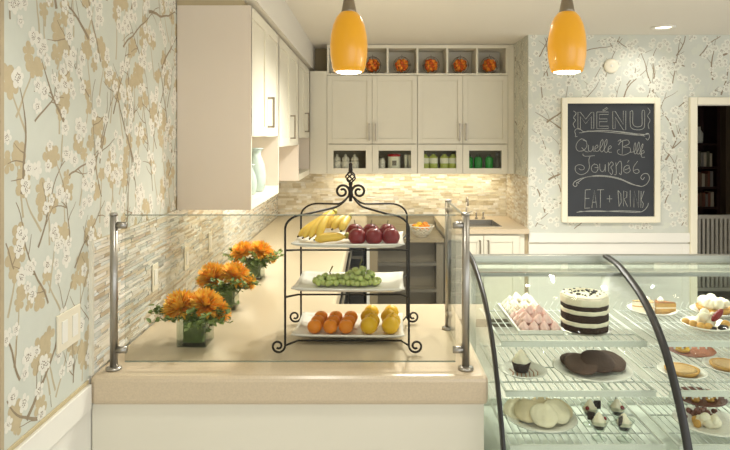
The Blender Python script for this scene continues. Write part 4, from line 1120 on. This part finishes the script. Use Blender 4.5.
x, y, z = plate(700, 401, Z3, .10, 'plum coloured plate at the back of the bottom shelf', 'plum')
for k in range(5):
    r = thing('cream_puff', 'small cream puff on the plum plate, '+('leftmost','second from left','middle','fourth from left','rightmost')[k], 'pastry', (x-.06+k*.03, y+(-.02 if k%2 else .015), z), 0, 'cream puffs on the plum plate')
    MB().lathe([(.012,0),(.017,.008),(.014,.016),(1e-5,.02)]).build('puff', 'cakeb', r); swirl((0,0,.017), .011, .014).build('cream', 'cream_c', r)
x, y, z = plate(709, 426, Z3, .125, 'white round plate of berry and cream dessert on the bottom shelf')
r = thing('dessert', 'whipped cream dessert with berry crumble on the bottom shelf at the right', 'dessert', (x,y,z))
m = MB(); mound(m, (0,-.01,0), .05, .04, 17, 9); m.build('cream', 'cream_c', r)
m = MB(); rn = random.Random(2)
for k in range(26): a = rn.uniform(.2,2.9); q = rn.uniform(.02,.075); m.ball((q*math.cos(a), q*math.sin(a)+.01, .012+rn.random()*.03), rn.uniform(.006,.011), 7, 5)
m.build('berry_crumble', 'plum', r)
m = MB(); m.ball((-.055,-.02,.012), .015, 8, 6); m.ball((-.045,.01,.012), .015, 8, 6); m.build('cake_cubes', 'cakeb', r)

# ------------------------------------------------------------------ room beyond the doorway
bc = thing('bookcase', 'tall dark wood bookcase in the dim room beyond the doorway', 'bookcase', (4.1, 7.55, 0))
for x in (3.78, 4.14): MB().box(x, x+.04, 7.4, 7.72, 0, 2.2).build('side_panel', 'wood_d', bc, world=True)
MB().box(3.82, 4.14, 7.70, 7.72, 0, 2.2).build('back_panel', 'wood_d', bc, world=True)
for z in (.05, .55, .88, 1.12, 1.36, 1.64, 2.16): MB().box(3.82, 4.14, 7.4, 7.70, z, z+.025).build('shelf', 'wood_d', bc, world=True)
bcol = [mat('book_cover_'+n, c, .7) for n, c in (('cream',(196,184,160)),('brown',(110,84,62)),('grey',(140,134,124)),('rust',(130,78,54)),('olive',(106,102,78)))]
nm = ('cream','brown','grey','rust','olive'); rnd = random.Random(8)
for sname, z in (('lower',.905),('middle',1.145),('upper',1.385)):
    xx = 3.826; k = 0; old = ('first','second','third','fourth','fifth','sixth','seventh','eighth','ninth','tenth','eleventh','twelfth','thirteenth')
    while xx < 4.095 and k < 13:
        t = rnd.uniform(.026,.042); h = rnd.uniform(.15,.19); c = rnd.randrange(5)
        m = MB(); m.box(xx, xx+t-.002, 7.43, 7.58, z, z+h); o = m.build('book', bcol[c], bevel=.002)
        tag(o, '%s book, %s from the left on the %s book shelf of the bookcase' % (nm[c], old[k], sname), 'book', 'books on the dark bookcase'); xx += t; k += 1
r = thing('ornament_bottle', 'pale bottle standing alone on the shelf above the books', 'bottle', (3.98, 7.5, 1.666))
MB().lathe([(.04,0),(.045,.02),(.045,.12),(.02,.16),(.018,.2)]).build('body', 'label', r); MB().lathe([(.02,.198),(.02,.215),(.008,.22)]).build('stopper', 'stem', r)
r = thing('slatted_screen', 'low white slatted rack standing inside the doorway', 'rack', (3.62, 6.7, 0))
MB().box(-.32,.32,-.03,.03,.86,.90).build('top_rail', 'slat', r); MB().box(-.32,.32,-.03,.03,.08,.12).build('bottom_rail', 'slat', r)
for k in range(14): MB().box(-.315+k*.047,-.315+k*.047+.028,-.012,.012,.12,.86).build('slat', 'slat', r)
for x in (-.30,.30): MB().box(x-.02,x+.02,-.02,.02,0,.08).build('foot', 'slat', r)
